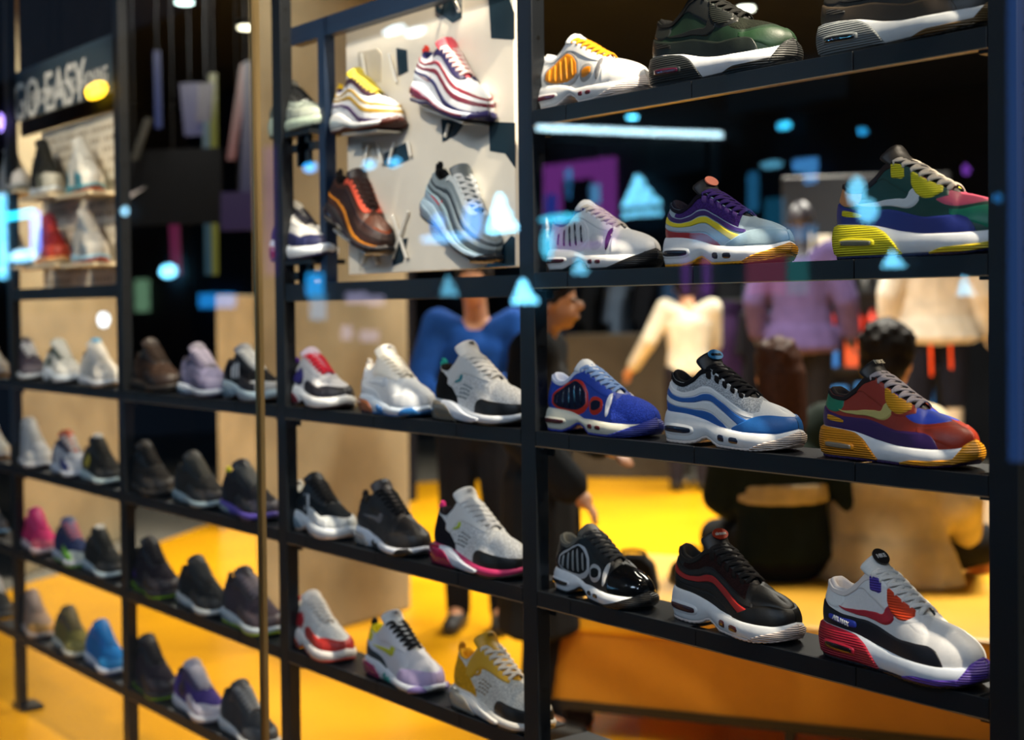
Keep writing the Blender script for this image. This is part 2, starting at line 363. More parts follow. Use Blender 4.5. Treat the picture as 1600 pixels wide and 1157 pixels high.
        if bow:
            cen = (pt(ts[-1], 1)+pt(ts[-1], -1))/2+Vector((.004, 0, .010)); mb.ell(cen, (.0055, .006, .0045))
            for sg in (1, -1):
                P = [cen, cen+Vector((.002, sg*.014, .004)), cen+Vector((.010, sg*.026, -.004)), cen+Vector((.022, sg*.030, -.016)), cen+Vector((.024, sg*.020, -.014)), cen+Vector((.012, sg*.010, -.002)), cen]
                tab = [(k/6,)+tuple(p) for k, p in enumerate(P)]; X, Y, Z = hermite(tab, np.linspace(0, 1, 19)); mb.tube(list(zip(X, Y, Z)), r*.8, 6, .6)
                e = [cen, cen+Vector((.012, sg*.006, .0)), cen+Vector((.022, sg*.022, -.012)), cen+Vector((.030, sg*.033, -.030))]
                tab = [(k/3,)+tuple(p) for k, p in enumerate(e)]; X, Y, Z = hermite(tab, np.linspace(0, 1, 9)); mb.tube(list(zip(X, Y, Z)), r*.7, 6, .6)
        mb.build('laces', mat(c['lace'], 'lace'), par, smooth=True)
    def pull(s, c, par):
        L = s.L; x = (.02-.5)*L; z = .325*s.hs*L; w = .006
        P = [(x+.004, 0, z-.012), (x-.003, 0, z+.004), (x-.006, 0, z+.018), (x-.001, 0, z+.025), (x+.006, 0, z+.020), (x+.007, 0, z+.004)]
        mb = MB(); mb.tube(P, w, 8, .22, (1, 0, .3)); mb.build('pull_tab', mat(c, 'cloth'), par, smooth=True)
SW = [(.20,.62,.635),(.27,.47,.555),(.34,.37,.475),(.40,.32,.43),(.45,.30,.43),(.475,.31,.47),(.495,.33,.60),(.52,.38,.68),(.54,.46,.71),(.558,.60,.70)]
def swoosh(sh, col, par, dt=0., k=1., db=0., kind='leather'):
    rows = [(.38+dt+(t-.38)*k, .48+db+(a-.48)*k, .48+db+(b-.48)*k) for t, a, b in SW]; sh.patch(rows, 'side_logo', mat(col, kind), par, 'U', .006)
def L_(x): return (x, 'leather')
def make(style, c, L=.295, res=1., bow=None, nl=7):
    root = empty('sneaker'); c = dict(c)
    D = dict(upper=c.get('base', 'dddddd'), mid='e8e8e8', out='222222', lining='303034', tongue=c.get('base', 'dddddd'), lace='eeeeee')
    for k, v in D.items(): c.setdefault(k, v)
    kd = dict(upper='leather', mid='foam', out='rubber', lining='cloth', tongue='leather')
    if style in ('run', 'a270', 'react', 'tail'): kd['upper'] = 'mesh' if style in ('run', 'a270') else 'leather'
    for k, v in kd.items():
        if isinstance(c[k], str): c[k] = (c[k], c.get(k+'_k', v))
    if bow is None: bow = False
    pad = style in ('am90', 'am95', 'tail')
    if style == 'am90':
        s = Shoe(L, 'am90', res=res); s.body(c, root)
        s.patch([(.56,.70,1),(.62,.55,1),(.70,.46,1),(.80,.52,1),(.88,.66,1),(.93,.85,1)], 'toe_panel', mat(c['vamp'], c.get('vk', 'leather')), root, lift=.002)
        if c.get('base2'): s.patch([(.70,.30,.40),(.76,.22,.42),(.84,.12,.50),(.92,.0,.62),(1,.0,.72)], 'toe_guard', mat(c['base2']), root, lift=.004)
        s.patch([(0,0,.56),(.06,0,.56),(.14,0,.50),(.24,0,.40),(.34,0,.30),(.44,0,.24),(.55,0,.22),(.66,0,.27),(.74,0,.31),(.79,0,.26),(.82,0,.10),(.83,0,.02)], 'mudguard', mat(c['mud']), root, lift=.006)
        s.patch([(0,.56,1),(.06,.56,.99),(.12,.52,.99),(.18,.50,.99),(.215,.56,.98),(.235,.72,.97)], 'heel_counter', mat(c['heel']), root, lift=.004)
        s.patch([(.31,.90,.99),(.36,.78,.99),(.40,.62,.99),(.46,.50,.99),(.56,.44,.99),(.63,.52,.99),(.70,.72,.99)], 'eyestay', mat(c['stay']), root, lift=.005)
        s.patch([(.50,.72,.97),(.53,.52,.97),(.57,.48,.97),(.61,.52,.97),(.65,.66,.97),(.675,.80,.97)], 'lace_guard', mat(c['eye'], 'rib'), root, lift=.011)
        if c.get('eye2'): s.patch([(.40,.74,.97),(.42,.70,.97),(.45,.70,.97),(.475,.78,.97)], 'lace_guard', mat(c['eye2'], 'rib'), root, lift=.011)
        swoosh(s, c['sw'], root, .0, 1., -.02)
        if not c.get('sideword'): s.patch([(.13,.30,.38),(.15,.22,.40),(.22,.20,.33),(.25,.20,.26)], 'side_window', mat(c['win2'], 'rib'), root, lift=.009)
        un = s.patch([(.02,.35,.6),(.04,.05,.96),(.07,0,1.0),(.2,0,1.0),(.30,0,.98),(.36,0,.86),(.41,0,.52),(.45,0,.05)], 'heel_unit', mat(c['unit'], 'rib'), root, 'S', .010)
        s.pill(.235, .42, .095, .20, 'air_window_rim', mat(c['unit'], 'rubber'), un, 'S', .016); s.pill(.235, .42, .082, .13, 'air_window', mat(c['air'], 'air'), un, 'S', .019)
        s.patch([(.88,.0,.1),(.92,.0,.75),(.95,-.05,1.15),(1,-.05,1.35)], 'toe_bumper', mat(c['bump'], 'rib'), root, 'S', .012)
        s.patch([(.60,-.02,.02),(.70,-.02,.28),(.80,-.02,.30),(.9,-.02,.35)], 'sole_trim', mat(c['bump'], 'rib'), root, 'S', .008)
        if c.get('sideword'):
            q = s.U(.235, .235).reshape(3); p = Vector(((q[0]-.5)*L, -q[1]*L-.0055, q[2]*L))
            bd = s.pill(.235, .22, .085, .10, 'side_badge', mat('2c3fae', 'rubber'), root, 'U', .014, -.04)
            text(c['sideword'], 'side_lettering', mat('f2f2f2', 'rubber'), frame(p, (1, -.03, -.17), (0, 0, 1), .0085), bd, .02, .1)
    elif style == 'am95':
        s = Shoe(L, 'am95', res=res, tongue=.02, collar=.05); s.body(c, root)
        s.patch([(0,0,.30),(.1,0,.28),(.2,0,.22),(.32,0,.17),(.42,0,.15),(.52,0,.08),(.56,0,.02)], 'side_stripe', mat(c['s1']), root, lift=.003)
        s.patch([(0,.30,.44),(.1,.29,.43),(.2,.23,.38),(.32,.18,.33),(.42,.17,.32),(.54,.08,.24),(.64,.0,.14),(.68,0,.04)], 'side_stripe', mat(c['s2']), root, lift=.005)
        s.patch([(0,.45,.62),(.1,.44,.60),(.2,.38,.53),(.32,.34,.48),(.42,.34,.47),(.54,.25,.40),(.64,.14,.31),(.72,.04,.26),(.78,.0,.2)], 'side_stripe', mat(c['s3']), root, lift=.007)
        s.patch([(0,.63,.78),(.1,.61,.76),(.2,.54,.70),(.30,.50,.64),(.42,.49,.60),(.54,.42,.54),(.66,.32,.46),(.76,.3,.4)], 'side_stripe', mat(c['s4']), root, lift=.005)
        s.patch([(.17,.74,.84),(.22,.70,.95),(.30,.66,.98),(.40,.62,.98),(.52,.56,.98),(.64,.48,.98),(.74,.42,1.),(.80,.50,1.)], 'mesh_panel', mat(c['mesh'], 'mesh'), root, lift=.002)
        s.patch([(.60,.0,.04),(.68,.0,.18),(.76,.0,.34),(.86,.0,.44),(.94,0,.48),(1,0,.50)], 'toe_guard', mat(c['toe']), root, lift=.008)
        if c.get('vamp'): s.patch([(.70,.36,1),(.78,.38,1),(.88,.46,1),(1,.50,1)], 'toe_panel', mat(c['vamp']), root, lift=.004)
        for k in range(5):
            t = .43+.058*k; s.pill(t, .86, .017, .10, 'lace_loop', mat(c['loop'], 'cloth'), root, 'U', .012)
        un = s.pill(.215, .42, .115, .22, 'air_window_rim', mat(c['mid'][0], 'rubber'), root, 'S', .006); s.pill(.215, .42, .100, .15, 'air_window', mat(c['air'], 'air'), un, 'S', .010)
        s.pill(.535, .42, .028, .20, 'air_window', mat(c['air'], 'air'), root, 'S', .006); s.pill(.64, .42, .038, .19, 'air_window', mat(c['air'], 'air'), root, 'S', .006)
        s.patch([(.74,-.05,.0),(.82,-.05,.35),(.9,-.05,.6),(1,-.05,.9)], 'toe_tread', mat(c['out'][0], 'rib'), root, 'S', .006)
    elif style == 'tail':
        s = Shoe(L, 'tail', res=res, tongue=-.03, hs=.96, collar=.03); s.body(c, root)
        s.patch([(0,.0,.95),(.06,.0,.97),(.12,.25,.97),(.17,.7,.96),(.2,.88,.95)], 'heel_counter', mat(c['heel']), root, lift=.004)
        oval = [(.17,.30,.42),(.19,.16,.60),(.24,.05,.78),(.30,.02,.84),(.36,.05,.80),(.42,.16,.66),(.46,.28,.46)]
        s.patch([(t+(t-.31)*.13, a-.05, b+.05) for t, a, b in oval], 'window_outline', mat(c['rim'], 'gloss'), root, lift=.005)
        wn = s.patch(oval, 'side_window', mat(c['win'], c.get('wk', 'mesh')), root, lift=.008)
        for k in range(5):
            t = .215+.05*k; tb = hermite([(a, b, d) for a, b, d in oval], [t]); b0, b1 = tb[0][0], tb[1][0]
            s.patch([(t-.02+.03*q, b0+(b1-b0)*(1-q)-.02, b0+(b1-b0)*(1-q)+.05) for q in (.12, .3, .5, .7, .9)] if False else
                    [(t-.008, b0+.06, b1-.16), (t, b0+.03, b1-.05), (t+.008, b0+.06, b1-.16)], 'rib', mat(c['rib'], 'gloss'), wn, lift=.014, nb=8)
        s.patch([(.28,.90,.99),(.38,.76,.99),(.48,.66,.99),(.58,.60,.99),(.66,.62,.99),(.71,.80,.99)], 'eyestay', mat(c['stay']), root, lift=.007)
        s.pill(.555, .30, .075, .20, 'vent_outline', mat(c['rim'], 'gloss'), root, 'U', .006, .07, 2.2)
        s.pill(.555, .30, .058, .14, 'side_vent', mat(c['win'], c.get('wk', 'mesh')), root, 'U', .009, .06, 2.2)
        s.patch([(.70,.0,.35),(.73,.0,.70),(.76,.0,.98),(.86,.0,1),(1,0,1)], 'toe_cap', mat(c['toe'], c.get('tk', 'leather')), root, lift=.007)
        s.patch([(.655,.10,.3),(.68,.2,.8),(.70,.5,.9)], 'toe_stripe', mat(c['bar'], 'gloss'), root, lift=.010)
        un = s.pill(.18, .42, .12, .20, 'air_window_rim', mat(c['mid'][0], 'rubber'), root, 'S', .006); s.pill(.18, .42, .108, .14, 'air_window', mat(c['air'], 'air'), un, 'S', .010)
        s.pill(.515, .5, .024, .19, 'air_window', mat(c['air'], 'air'), root, 'S', .006); s.pill(.60, .5, .03, .17, 'air_window', mat(c['air'], 'air'), root, 'S', .006)
        s.patch([(.66,-.1,-.02),(.74,-.1,.22),(.82,-.1,.55),(.9,-.1,.95),(1,-.1,1.3)], 'toe_tread', mat(c['out'][0], 'rib'), root, 'S', .009)
    elif style == 'am97':
        s = Shoe(L, 'am97', res=res, hs=1.03); s.body(c, root)
        W = [(0,.0),(.08,.02),(.18,.0),(.28,-.06),(.38,-.16),(.5,-.26),(.6,-.32),(.72,-.36),(.86,-.40),(1,-.42)]
        def wave(b0, b1, name, col, lift, kd='leather'):
            rows = []
            for t, d in W:
                a, b = b0+d, b1+d*.92
                if b < .02: break
                rows.append((t, max(a, 0), max(b, max(a, 0)+.01)))
            s.patch(rows, name, mat(col, kd), root, lift=lift)
        wave(.34, .42, 'piping', c['p1'], .007); wave(.42, .56, 'side_stripe', c['s1'], .004); wave(.57, .66, 'side_stripe', c['s2'], .006)
        wave(.67, .77, 'side_stripe', c['s3'], .004); wave(.78, .85, 'side_stripe', c['s4'], .007)
        s.patch([(.33,.86,.99),(.42,.80,.99),(.52,.74,.99),(.62,.70,.99),(.70,.74,.99),(.735,.86,.99)], 'eyestay', mat(c['stay']), root, lift=.008)
        s.patch([(.74,.0,.2),(.82,.0,.42),(.92,.0,.58),(1,.0,.62)], 'toe_cap', mat(c['toe'], c.get('tk', 'mesh')), root, lift=.003)
        s.patch([(.0,.02,.34),(.1,.02,.32),(.2,.02,.25),(.3,.02,.14),(.36,.02,.06)], 'heel_counter', mat(c['heel']), root, lift=.004)
        s.patch([(0,.15,.7),(.1,.12,.72),(.25,.12,.6),(.34,.12,.45),(.5,.1,.5),(.7,.1,.5),(.85,.1,.4)], 'air_window', mat(c['air'], 'air'), root, 'S', .004)
        s.patch([(.88,-.1,.2),(.92,-.1,.9),(1,-.1,1.35)], 'toe_bumper', mat(c['out'][0], 'rubber'), root, 'S', .012)
        swoosh(s, c['sw'], root, -.10, .45, -.22)
        s.pull(c['pull'], root)
    elif style == 'a270':
        s = Shoe(L, 'bub', res=res, tongue=.02, hs=1.05); s.body(c, root)
        s.patch([(.0,0,1),(.08,0,.99),(.16,0,.97),(.24,0,.80),(.30,0,.40),(.36,0,.1)], 'heel_panel', mat(c['heel'], 'mesh'), root, lift=.003)
        s.patch([(.56,0,.05),(.60,0,.22),(.68,0,.30),(.80,0,.28),(.9,0,.26),(1,0,.26)], 'toe_guard', mat(c['toe'], 'rubber'), root, lift=.005)
        s.patch([(.25,.55,.75),(.30,.38,.98),(.38,.52,.99),(.5,.62,.99),(.62,.70,.99),(.7,.8,.99)], 'eyestay', mat(c['stay']), root, lift=.007)
        for k in range(16):
            a, b = k % 4, k//4; s.pill(.36+.028*a+.014*(b % 2)+.02*b, .16+.075*b, .012, .012, 'print_dash', mat(c['dash'], 'mesh'), root, 'U', .004, .01) if res > .7 else None
        s.patch([(0,-.05,.85),(.06,-.08,.92),(.16,-.08,.92),(.26,-.08,.86),(.32,-.08,.6),(.37,-.08,.15)], 'air_bubble', mat(c['air'], 'air'), root, 'S', .022)
        s.patch([(.22,.80,.98),(.30,.42,1.02),(.38,.06,.95),(.46,.0,.72),(.56,.06,.62),(.66,.3,.55)], 'sole_wedge', mat(c['wedge'], 'foam'), root, 'S', .018)
        swoosh(s, c['sw'], root, -.03, .4, .03)
        s.pull(c['pull'], root)
    elif style == 'react':
        s = Shoe(L, 'bub', res=res, tongue=.02, hs=1.02); s.body(c, root)
        s.patch([(0,.0,.62),(.08,0,.58),(.18,0,.40),(.28,0,.26),(.38,.0,.12),(.42,0,.03)], 'heel_panel', mat(c['heel']), root, lift=.005)
        s.patch([(0,.64,.98),(.08,.62,.98),(.15,.6,.97),(.19,.7,.96)], 'heel_collar', mat(c['coll']), root, lift=.006)
        s.patch([(.60,0,.10),(.68,0,.30),(.78,0,.38),(.9,0,.42),(1,0,.45)], 'toe_guard', mat(c['toe']), root, lift=.006)
        s.patch([(.30,.72,.95),(.36,.52,.99),(.46,.50,.99),(.58,.60,.99),(.68,.72,.99)], 'eyestay', mat(c['stay']), root, lift=.007)
        swoosh(s, c['sw'], root, .0, .9, -.03)
        s.patch([(0,-.03,.6),(.06,-.05,.7),(.16,-.05,.72),(.26,-.05,.68),(.33,-.05,.3)], 'air_bubble', mat(c['air'], 'air'), root, 'S', .015)
        s.patch([(.40,.05,.5),(.42,.05,.75),(.44,.05,.5)], 'sole_accent', mat(c['acc'], 'rubber'), root, 'S', .01)
        s.patch([(.46,.05,.45),(.48,.05,.7),(.5,.05,.45)], 'sole_accent', mat(c['acc'], 'rubber'), root, 'S', .01)
        s.patch([(.78,-.05,.2),(.84,-.05,.9),(.90,-.05,1.0),(.94,-.05,.3)], 'toe_accent', mat(c['acc2'], 'rubber'), root, 'S', .012)
        s.pull(c['pull'], root)
    else:   # everyday runner
        s = Shoe(L, c.get('solekind', 'run'), res=res, hs=c.get('hs', 1.)); s.body(c, root)
        s.patch([(0,0,.97),(.07,0,.97),(.14,0,.85),(.20,0,.5),(.25,0,.15)], 'heel_panel', mat(c['heel']), root, lift=.005)
        s.patch([(.64,0,.08),(.72,0,.34),(.84,0,.46),(1,0,.52)], 'toe_guard', mat(c['toe']), root, lift=.005)
        s.patch([(.30,.74,.95),(.40,.60,.99),(.52,.60,.99),(.64,.66,.99),(.71,.8,.99)], 'eyestay', mat(c['stay']), root, lift=.006)
        if c.get('sw'): swoosh(s, c['sw'], root, 0, .95, -.04)
        if c.get('disc'):
            rows = [(.32+.085*math.sin(a), .42-.30*math.cos(a), .42+.30*math.cos(a)) for a in np.linspace(-1.5, 1.5, 11)]
            s.patch([(t, a-.04, b+.04) for t, a, b in rows], 'disc_rim', mat(c.get('disc2', c['stay'])), root, lift=.006); s.patch(rows, 'side_disc', mat(c['disc'], 'rubber'), root, lift=.011)
        if c.get('unit'): s.patch([(0,.05,.5),(.05,.02,.7),(.2,.02,.7),(.3,.02,.5),(.34,.02,.2)], 'heel_unit', mat(c['unit'], 'air'), root, 'S', .006)
        if c.get('low'): s.patch([(.42,0,.2),(.5,0,.34),(.62,0,.36),(.74,0,.34),(.84,0,.3)], 'side_overlay', mat(c['low']), root, lift=.008)
        if c.get('stripes'):
            for k in range(3): s.patch([(.30+.06*k, .15, .75), (.315+.06*k, .12, .72), (.33+.06*k, .15, .70)], 'side_stripe', mat(c['stripes']), root, lift=.008, nb=6)
        if c.get('pull'): s.pull(c['pull'], root)
    if pad: s.patch([(0,.91,.995),(.12,.89,.995),(.22,.86,.995),(.32,.86,.995),(.40,.88,.995),(.45,.95,.995)], 'collar_pad', mat(*c['lining']), root, 'U', .008)
    s.label(c, root); s.laces(c, root, nl, bow); s.root = root
    return root, s
SHOES = []; ZS = [1.]
def proj(P):
    v = np.array(P)-CAM; cx = v@np.array([XC[0], YC[0], ZC[0]]); cy = v@np.array([XC[1], YC[1], ZC[1]]); cf = v@np.array([XC[2], YC[2], ZC[2]])
    return PX+cx/cf*F, PY-cy/cf*F, cf
def place(root, px, y, z, yaw=0., pitch=0., roll=0., label='', group=''):
    """the sneaker's middle stands on the rack line seen at image column px"""
    zz = z; x = -3.
    for _ in range(8):
        f0 = proj((x, y, zz+.06))[0]; f1 = proj((x+.001, y, zz+.06))[0]; x += (px-f0)/((f1-f0)/.001)
    p = (x, y, zz)
    root.scale = (1, 1, ZS[0])
    root.location = (p[0], y, zz); root.rotation_euler = (math.radians(roll), math.radians(pitch), math.radians(yaw))
    tag(root, label, 'shoe', group); SHOES.append((root, px)); return root

# ---------------------------------------------------------------- the shop: floor, walls, ceiling, window
def quadz(pts, z0, z1, name, material, **k):
    mb = MB(); mb.prism([(p[0], p[1]) for p in pts], z0, z1); o = mb.build(name, material); return tag(o, kind='structure', **k)
quadz([(-16, YG-.1), (1.5, YG-.1), (1.5, 13), (-16, 13)], -.1, 0, 'floor', mat('77736a', 'floor'))
# yellow floor field: far edge follows the diagonal seen through the racks
fl = [at(*q, 2, 0)[:2] for q in ((-60, 950), (46, 912), (109, 894), (239, 852), (339, 816))]
yel = [tuple(fl[0])]+[tuple(q) for q in fl[1:]]+[(-9.9, 6.4), (-9.4, 8.3), (-8.3, 8.35), (-3.2, 7.2), (-1.6, 3.4), (-1.4, 1.5), (-7.6, 1.5)]
mb = MB(); mb.prism(yel, 0, .004); tag(mb.build('floor_yellow', mat('e2a012', 'floor')), kind='structure')
quadz([(-16, YG-.1), (1.5, YG-.1), (1.5, 13), (-16, 13)], 3.45, 3.55, 'ceiling', mat('14161a', 'wall'))
quadz([(-16, 11.5), (1.5, 11.5), (1.5, 11.7), (-16, 11.7)], 0, 3.45, 'wall_back', mat('15171c', 'wall'))
quadz([(-13.2, YG-.1), (-13, YG-.1), (-13, 11.5), (-13.2, 11.5)], 0, 3.45, 'wall_left', mat('12141c', 'wall'))
quadz([(1.3, YG-.1), (1.5, YG-.1), (1.5, 11.5), (1.3, 11.5)], 0, 3.45, 'wall_right', mat('15171c', 'wall'))
# window
mb = MB(); xs = at(407, 520, 1, YG)[0]
mb.box((-9, YG-.004, .05), (xs-.004, YG+.004, 3.3)); tag(mb.build('window_1', glass_mat()), kind='structure')
mb = MB(); mb.box((xs+.004, YG-.004, .05), (1.2, YG+.004, 3.3)); tag(mb.build('window_2', glass_mat()), kind='structure')
mb = MB(); mb.box((xs-.0035, YG-.012, .05), (xs+.0035, YG+.006, 3.3)); tag(mb.build('trim_1', mat('9a8258', 'metal')), kind='structure')
mb = MB(); mb.box((-9, YG-.05, 0), (1.2, YG+.05, .05)); tag(mb.build('trim_2', mat('2a2c30', 'metal')), kind='structure')
mb = MB(); mb.box((-16, -9.5, -.12), (3, YG-.1, -.02)); tag(mb.build('floor_street', mat('2c2e33', 'wall')), kind='structure')
# concrete columns
def column(pa, pb, dep, name, top=3.45):
    a = at(*pa, 2, 0); b = at(*pb, 2, 0); d = (b-a)[:2]; L = np.hypot(*d); d /= L; n = np.array([-d[1], d[0]])
    if n[1] < 0 and n[0] > 0: n = -n
    n = b[:2]/np.linalg.norm(b[:2])                                # recedes from the street
    P = [a[:2], b[:2], b[:2]+n*dep, a[:2]+n*dep]
    mb = MB(); mb.prism([tuple(p) for p in P], 0, top); o = mb.build(name, mat('988b70', 'wall'), bevel=.015); tag(o, kind='structure')
column((404, 1023), (641, 953), .7, 'column_1')
column((28, 905), (198, 842), .6, 'column_2')
column((343, 832), (404, 815), .5, 'wall_low', 1.56)

# ---------------------------------------------------------------- racks
POSTX = [-1.150, -2.199, -3.195, -4.209, -5.21, -6.21]
DK = mat('101419', 'paint')
for i, x in enumerate(POSTX):
    t = empty('rack_post', (x, YR, 0))
    mb = MB(); mb.box((.0, 0, .02), (.046, .032, 3.2)); mb.build('upright', DK, t, bevel=.0015)
    mb = MB()
    for k in range(40): mb.cyl((.0455, .016, .10+.075*k), (.0464, .016, .10+.075*k), .0045, 10)
    mb.build('punched_holes', mat('020202', 'paint'), t)
    mb = MB(); mb.box((-.03, -.0, 0), (.076, .08, .02)); mb.build('foot_plate', DK, t)
    tag(t, ['black punched steel rack post at the far right of the window', 'black punched steel rack post right of the white panel display', 'black punched steel rack post just right of the glass joint',
            'black punched steel rack post left of the dark display bay', 'blurred black rack post left of the concrete-backed bay', 'outermost blurred black rack post at the left edge'][i], 'post', 'rack posts along the window')
BAYS = [(POSTX[i+1]+.046, POSTX[i]) for i in range(5)]
ZB = {0: 1.803, 1: 1.489, 2: 1.181, 3: .868, 4: .569, 5: .262}; RH = .030
def Zt(r): return ZB[r]+RH
BN = ['right bay', 'bay with the white panel', 'dark bay left of the glass joint', 'concrete-backed bay', 'leftmost bay']
RN = {0: 'top', 1: 'second', 2: 'third', 3: 'fourth', 4: 'fifth', 5: 'lowest'}
for bi, rows in enumerate(([0, 1, 2, 3, 4], [2, 3, 4, 5], [2, 3, 4, 5], [2, 3, 4, 5], [2, 3, 4, 5])):
    x0, x1 = BAYS[bi]; W = x1-x0
    for r in rows:
        t = empty('shelf', (x0, YR, ZB[r])); cuts = [0, .10, .43, .77, 1.]
        mb = MB(); mb.box((.0, .006, .002), (W, .030, RH-.004)); mb.build('support_bar', DK, t)
        for k in range(4):
            a, b = cuts[k]*W+.001, cuts[k+1]*W-.001
            mb = MB(); mb.box((a, 0, 0), (b, .005, RH)); mb.box((a+(.012 if k else 0), .005, RH-.005), (b-.02, .125, RH)); mb.build('tray', DK, t, bevel=.0008)
        mb = MB(); mb.box((0, -.0012, -.0012), (W, .003, .0006)); mb.build('edge_strip', mat('b0906a', 'metal'), t)  # added tan strip: its colour stands for warm rim light on the edge
        mb = MB()
        for xx in (.0, W-.018): mb.box((xx, .03, -.02), (xx+.018, .034, .0)); mb.box((xx, .006, -.006), (xx+.018, .05, 0))
        mb.build('bracket', DK, t)
        tag(t, 'black shelf rail under sneakers, %s level, %s' % (RN[r], BN[bi]), 'shelf', 'black shelves of the racks')

# ---------------------------------------------------------------- shoes
YS = YR+.050
def S(px, row, style, c, label, yaw=0, L=.295, res=1., dy=0., dz=0., pitch=0, z=None, roll=0, zs=1.0, **k):
    ZS[0] = zs
    r, s = make(style, c, L, res, **k)
    g = {0: 'sneakers on the top shelf', 1: 'sneakers on the second shelf', 2: 'sneakers on the third shelf', 3: 'sneakers on the fourth shelf', 4: 'sneakers on the fifth shelf', 5: 'sneakers on the lowest shelf'}.get(row, 'sneakers on the display panels')
    place(r, px, YS+dy, (z if z is not None else Zt(row))+dz+.0005, yaw, pitch, roll, label, g); return r
# right bay
S(928, 0, 'tail', dict(base='e6e4e0', heel='e9e7e3', win='e88a10', rib='f0a030', rim='a09c98', stay='e8e6e2', toe='e9e7e4', bar='77777a', mid='eceae6', out='e6d8d0', air='7a2a3a', lining='e8e8e8', tongue='e9e9e9', lace='f0a020', wk='rubber'), 'white running shoe with orange side window and orange laces, top shelf', yaw=0, L=.285, zs=1.03)
S(1130, 0, 'am90', dict(base='0c2414', mud='101812', heel='141814', stay='101210', eye='10140f', sw='0a0c0a', vamp='14180f', unit='1b1f20', air='5c1f36', win2='0a0c0a', mid='d6d8dc', out='15171a', bump='1a1c1c', base2='123018', vk='mesh', lining='101010', tongue='141414', lace='1a1a18'), 'black sneaker with green web pattern and dark heel unit, top shelf', yaw=2, L=.305, zs=1.12)
S(1420, 0, 'am90', dict(base='2c2a26', mud='3a3024', heel='24221e', stay='1c1a18', eye='2a2620', sw='141414', vamp='2c2820', unit='6c7172', air='202428', win2='222222', mid='c9cccd', out='201c16', bump='5a4420', lining='101010', tongue='141414', lace='26221e'), 'sneaker with grey ribbed heel unit and brown camouflage sole, cut by the top edge', yaw=0, L=.31, zs=1.05)
S(943, 1, 'tail', dict(base='e9e9e9', heel='e4e4ea', win='d8d8da', rib='14121a', rim='e2e2e4', stay='eeeeee', toe='ececec', bar='15151a', mid='f0f0f0', out='17181a', air='5a2330', lining='3c3c80', tongue='f2f2f2', lace='d8cfc4', wk='leather'), 'white running shoe with black curved ribs and black toe tread, second shelf', yaw=0, L=.285, zs=1.0)
S(1137, 1, 'am95', dict(base='9fb2c0', s1='a01c22', s2='aebcc8', s3='e6cf1c', s4='3a1f66', mesh='43266e', toe='8ea6b4', vamp='9eb2bf', loop='6a4a90', mid='eceef0', out='e09a10', air='252a38', lining='1c1420', tongue='161218', lace='402a70', badge='e8785a', bsize=(1.1, .8)), 'multicoloured purple, yellow, red and grey sneaker with amber toe sole, second shelf', yaw=-3, L=.287, zs=1.0)
S(1448, 1, 'am90', dict(base='0e3f36', mud='24307e', heel='c98550', stay='0f4138', eye='d8cc1c', eye2='d8cc1c', sw='cfd4d6', vamp='c0506a', unit='e6d820', air='8a8a78', win2='d8cc1c', mid='e8eaec', out='1e2248', bump='e2c81c', base2='0f7a5c', lining='302420', tongue='2a221c', lace='c2b8aa'), 'green and blue sneaker with bright yellow heel unit and pink toe panel', yaw=-1, L=.315, zs=1.05)
S(942, 2, 'tail', dict(base='1e3fa6', heel='2446b0', win='182038', rib='10182e', rim='c8382c', stay='2244b0', toe='3650c4', bar='e8ecf2', mid='dcdccc', out='2c3a9a', air='5a2330', lining='d4dcf2', tongue='e6eaf0', lace='88a8dc', tk='mesh'), 'royal blue running shoe with red-outlined dark side window, third shelf', yaw=1, L=.285, zs=1.03)
S(1145, 2, 'am95', dict(base='e6e8ea', s1='1f5cab', s2='eaecee', s3='1f5cab', s4='eaecee', mesh='b9bec4', toe='2468b4', loop='1c1a1c', mid='eceef0', out='e6d6cc', air='1c2a44', lining='17171b', tongue='15151a', lace='16161a', badge='3f8fc8', word='airmax', wcol='0c0e14', wsize=.0088), 'white and blue striped sneaker with black laces and oval tongue badge, third shelf', yaw=-1, L=.295, zs=1.03)
S(1405, 2, 'am90', dict(base='9c2f1a', mud='371a58', heel='147a5a', stay='9c2f1a', eye='e09a18', sw='c9b86a', vamp='2d4ac0', unit='e08c12', air='b0a088', win2='e09a18', mid='eceef0', out='331a4a', bump='e49a18', base2='a8341c', lining='2c2626', tongue='262222', lace='b8acae', word='NIKE', wcol='d8c8a8', wsize=.010), 'rust, purple and green sneaker with orange heel unit and pale curved side mark', yaw=-3, L=.28, zs=1.06)
S(944, 3, 'tail', dict(base='0d0f12', heel='0e1013', win='1a1c1e', rib='8c9092', rim='b9bcc0', stay='0c0e10', toe='0a0b0d', bar='c2c4c6', mid='e9edf2', out='121314', air='2a3038', lining='6a6860', tongue='5c5850', lace='3a3a3a', tk='gloss'), 'glossy black running shoe with silver outlines and white midsole, fourth shelf', yaw=-6, L=.28, zs=1.02)
S(1150, 3, 'am95', dict(base='15120f', s1='15130f', s2='15120f', s3='b0201a', s4='15120f', mesh='2c1410', toe='100f0e', vamp='26221e', loop='241e1a', mid='eceef0', out='e2d2ca', air='4c1c26', lining='2e2a26', tongue='2a2420', lace='2a2522', badge='b83a1c', word='airmax', wcol='ecdcc8', wsize=.0088), 'black sneaker with red side stripe, orange eyelets and white midsole, fourth shelf', yaw=-6, L=.295, zs=1.05)
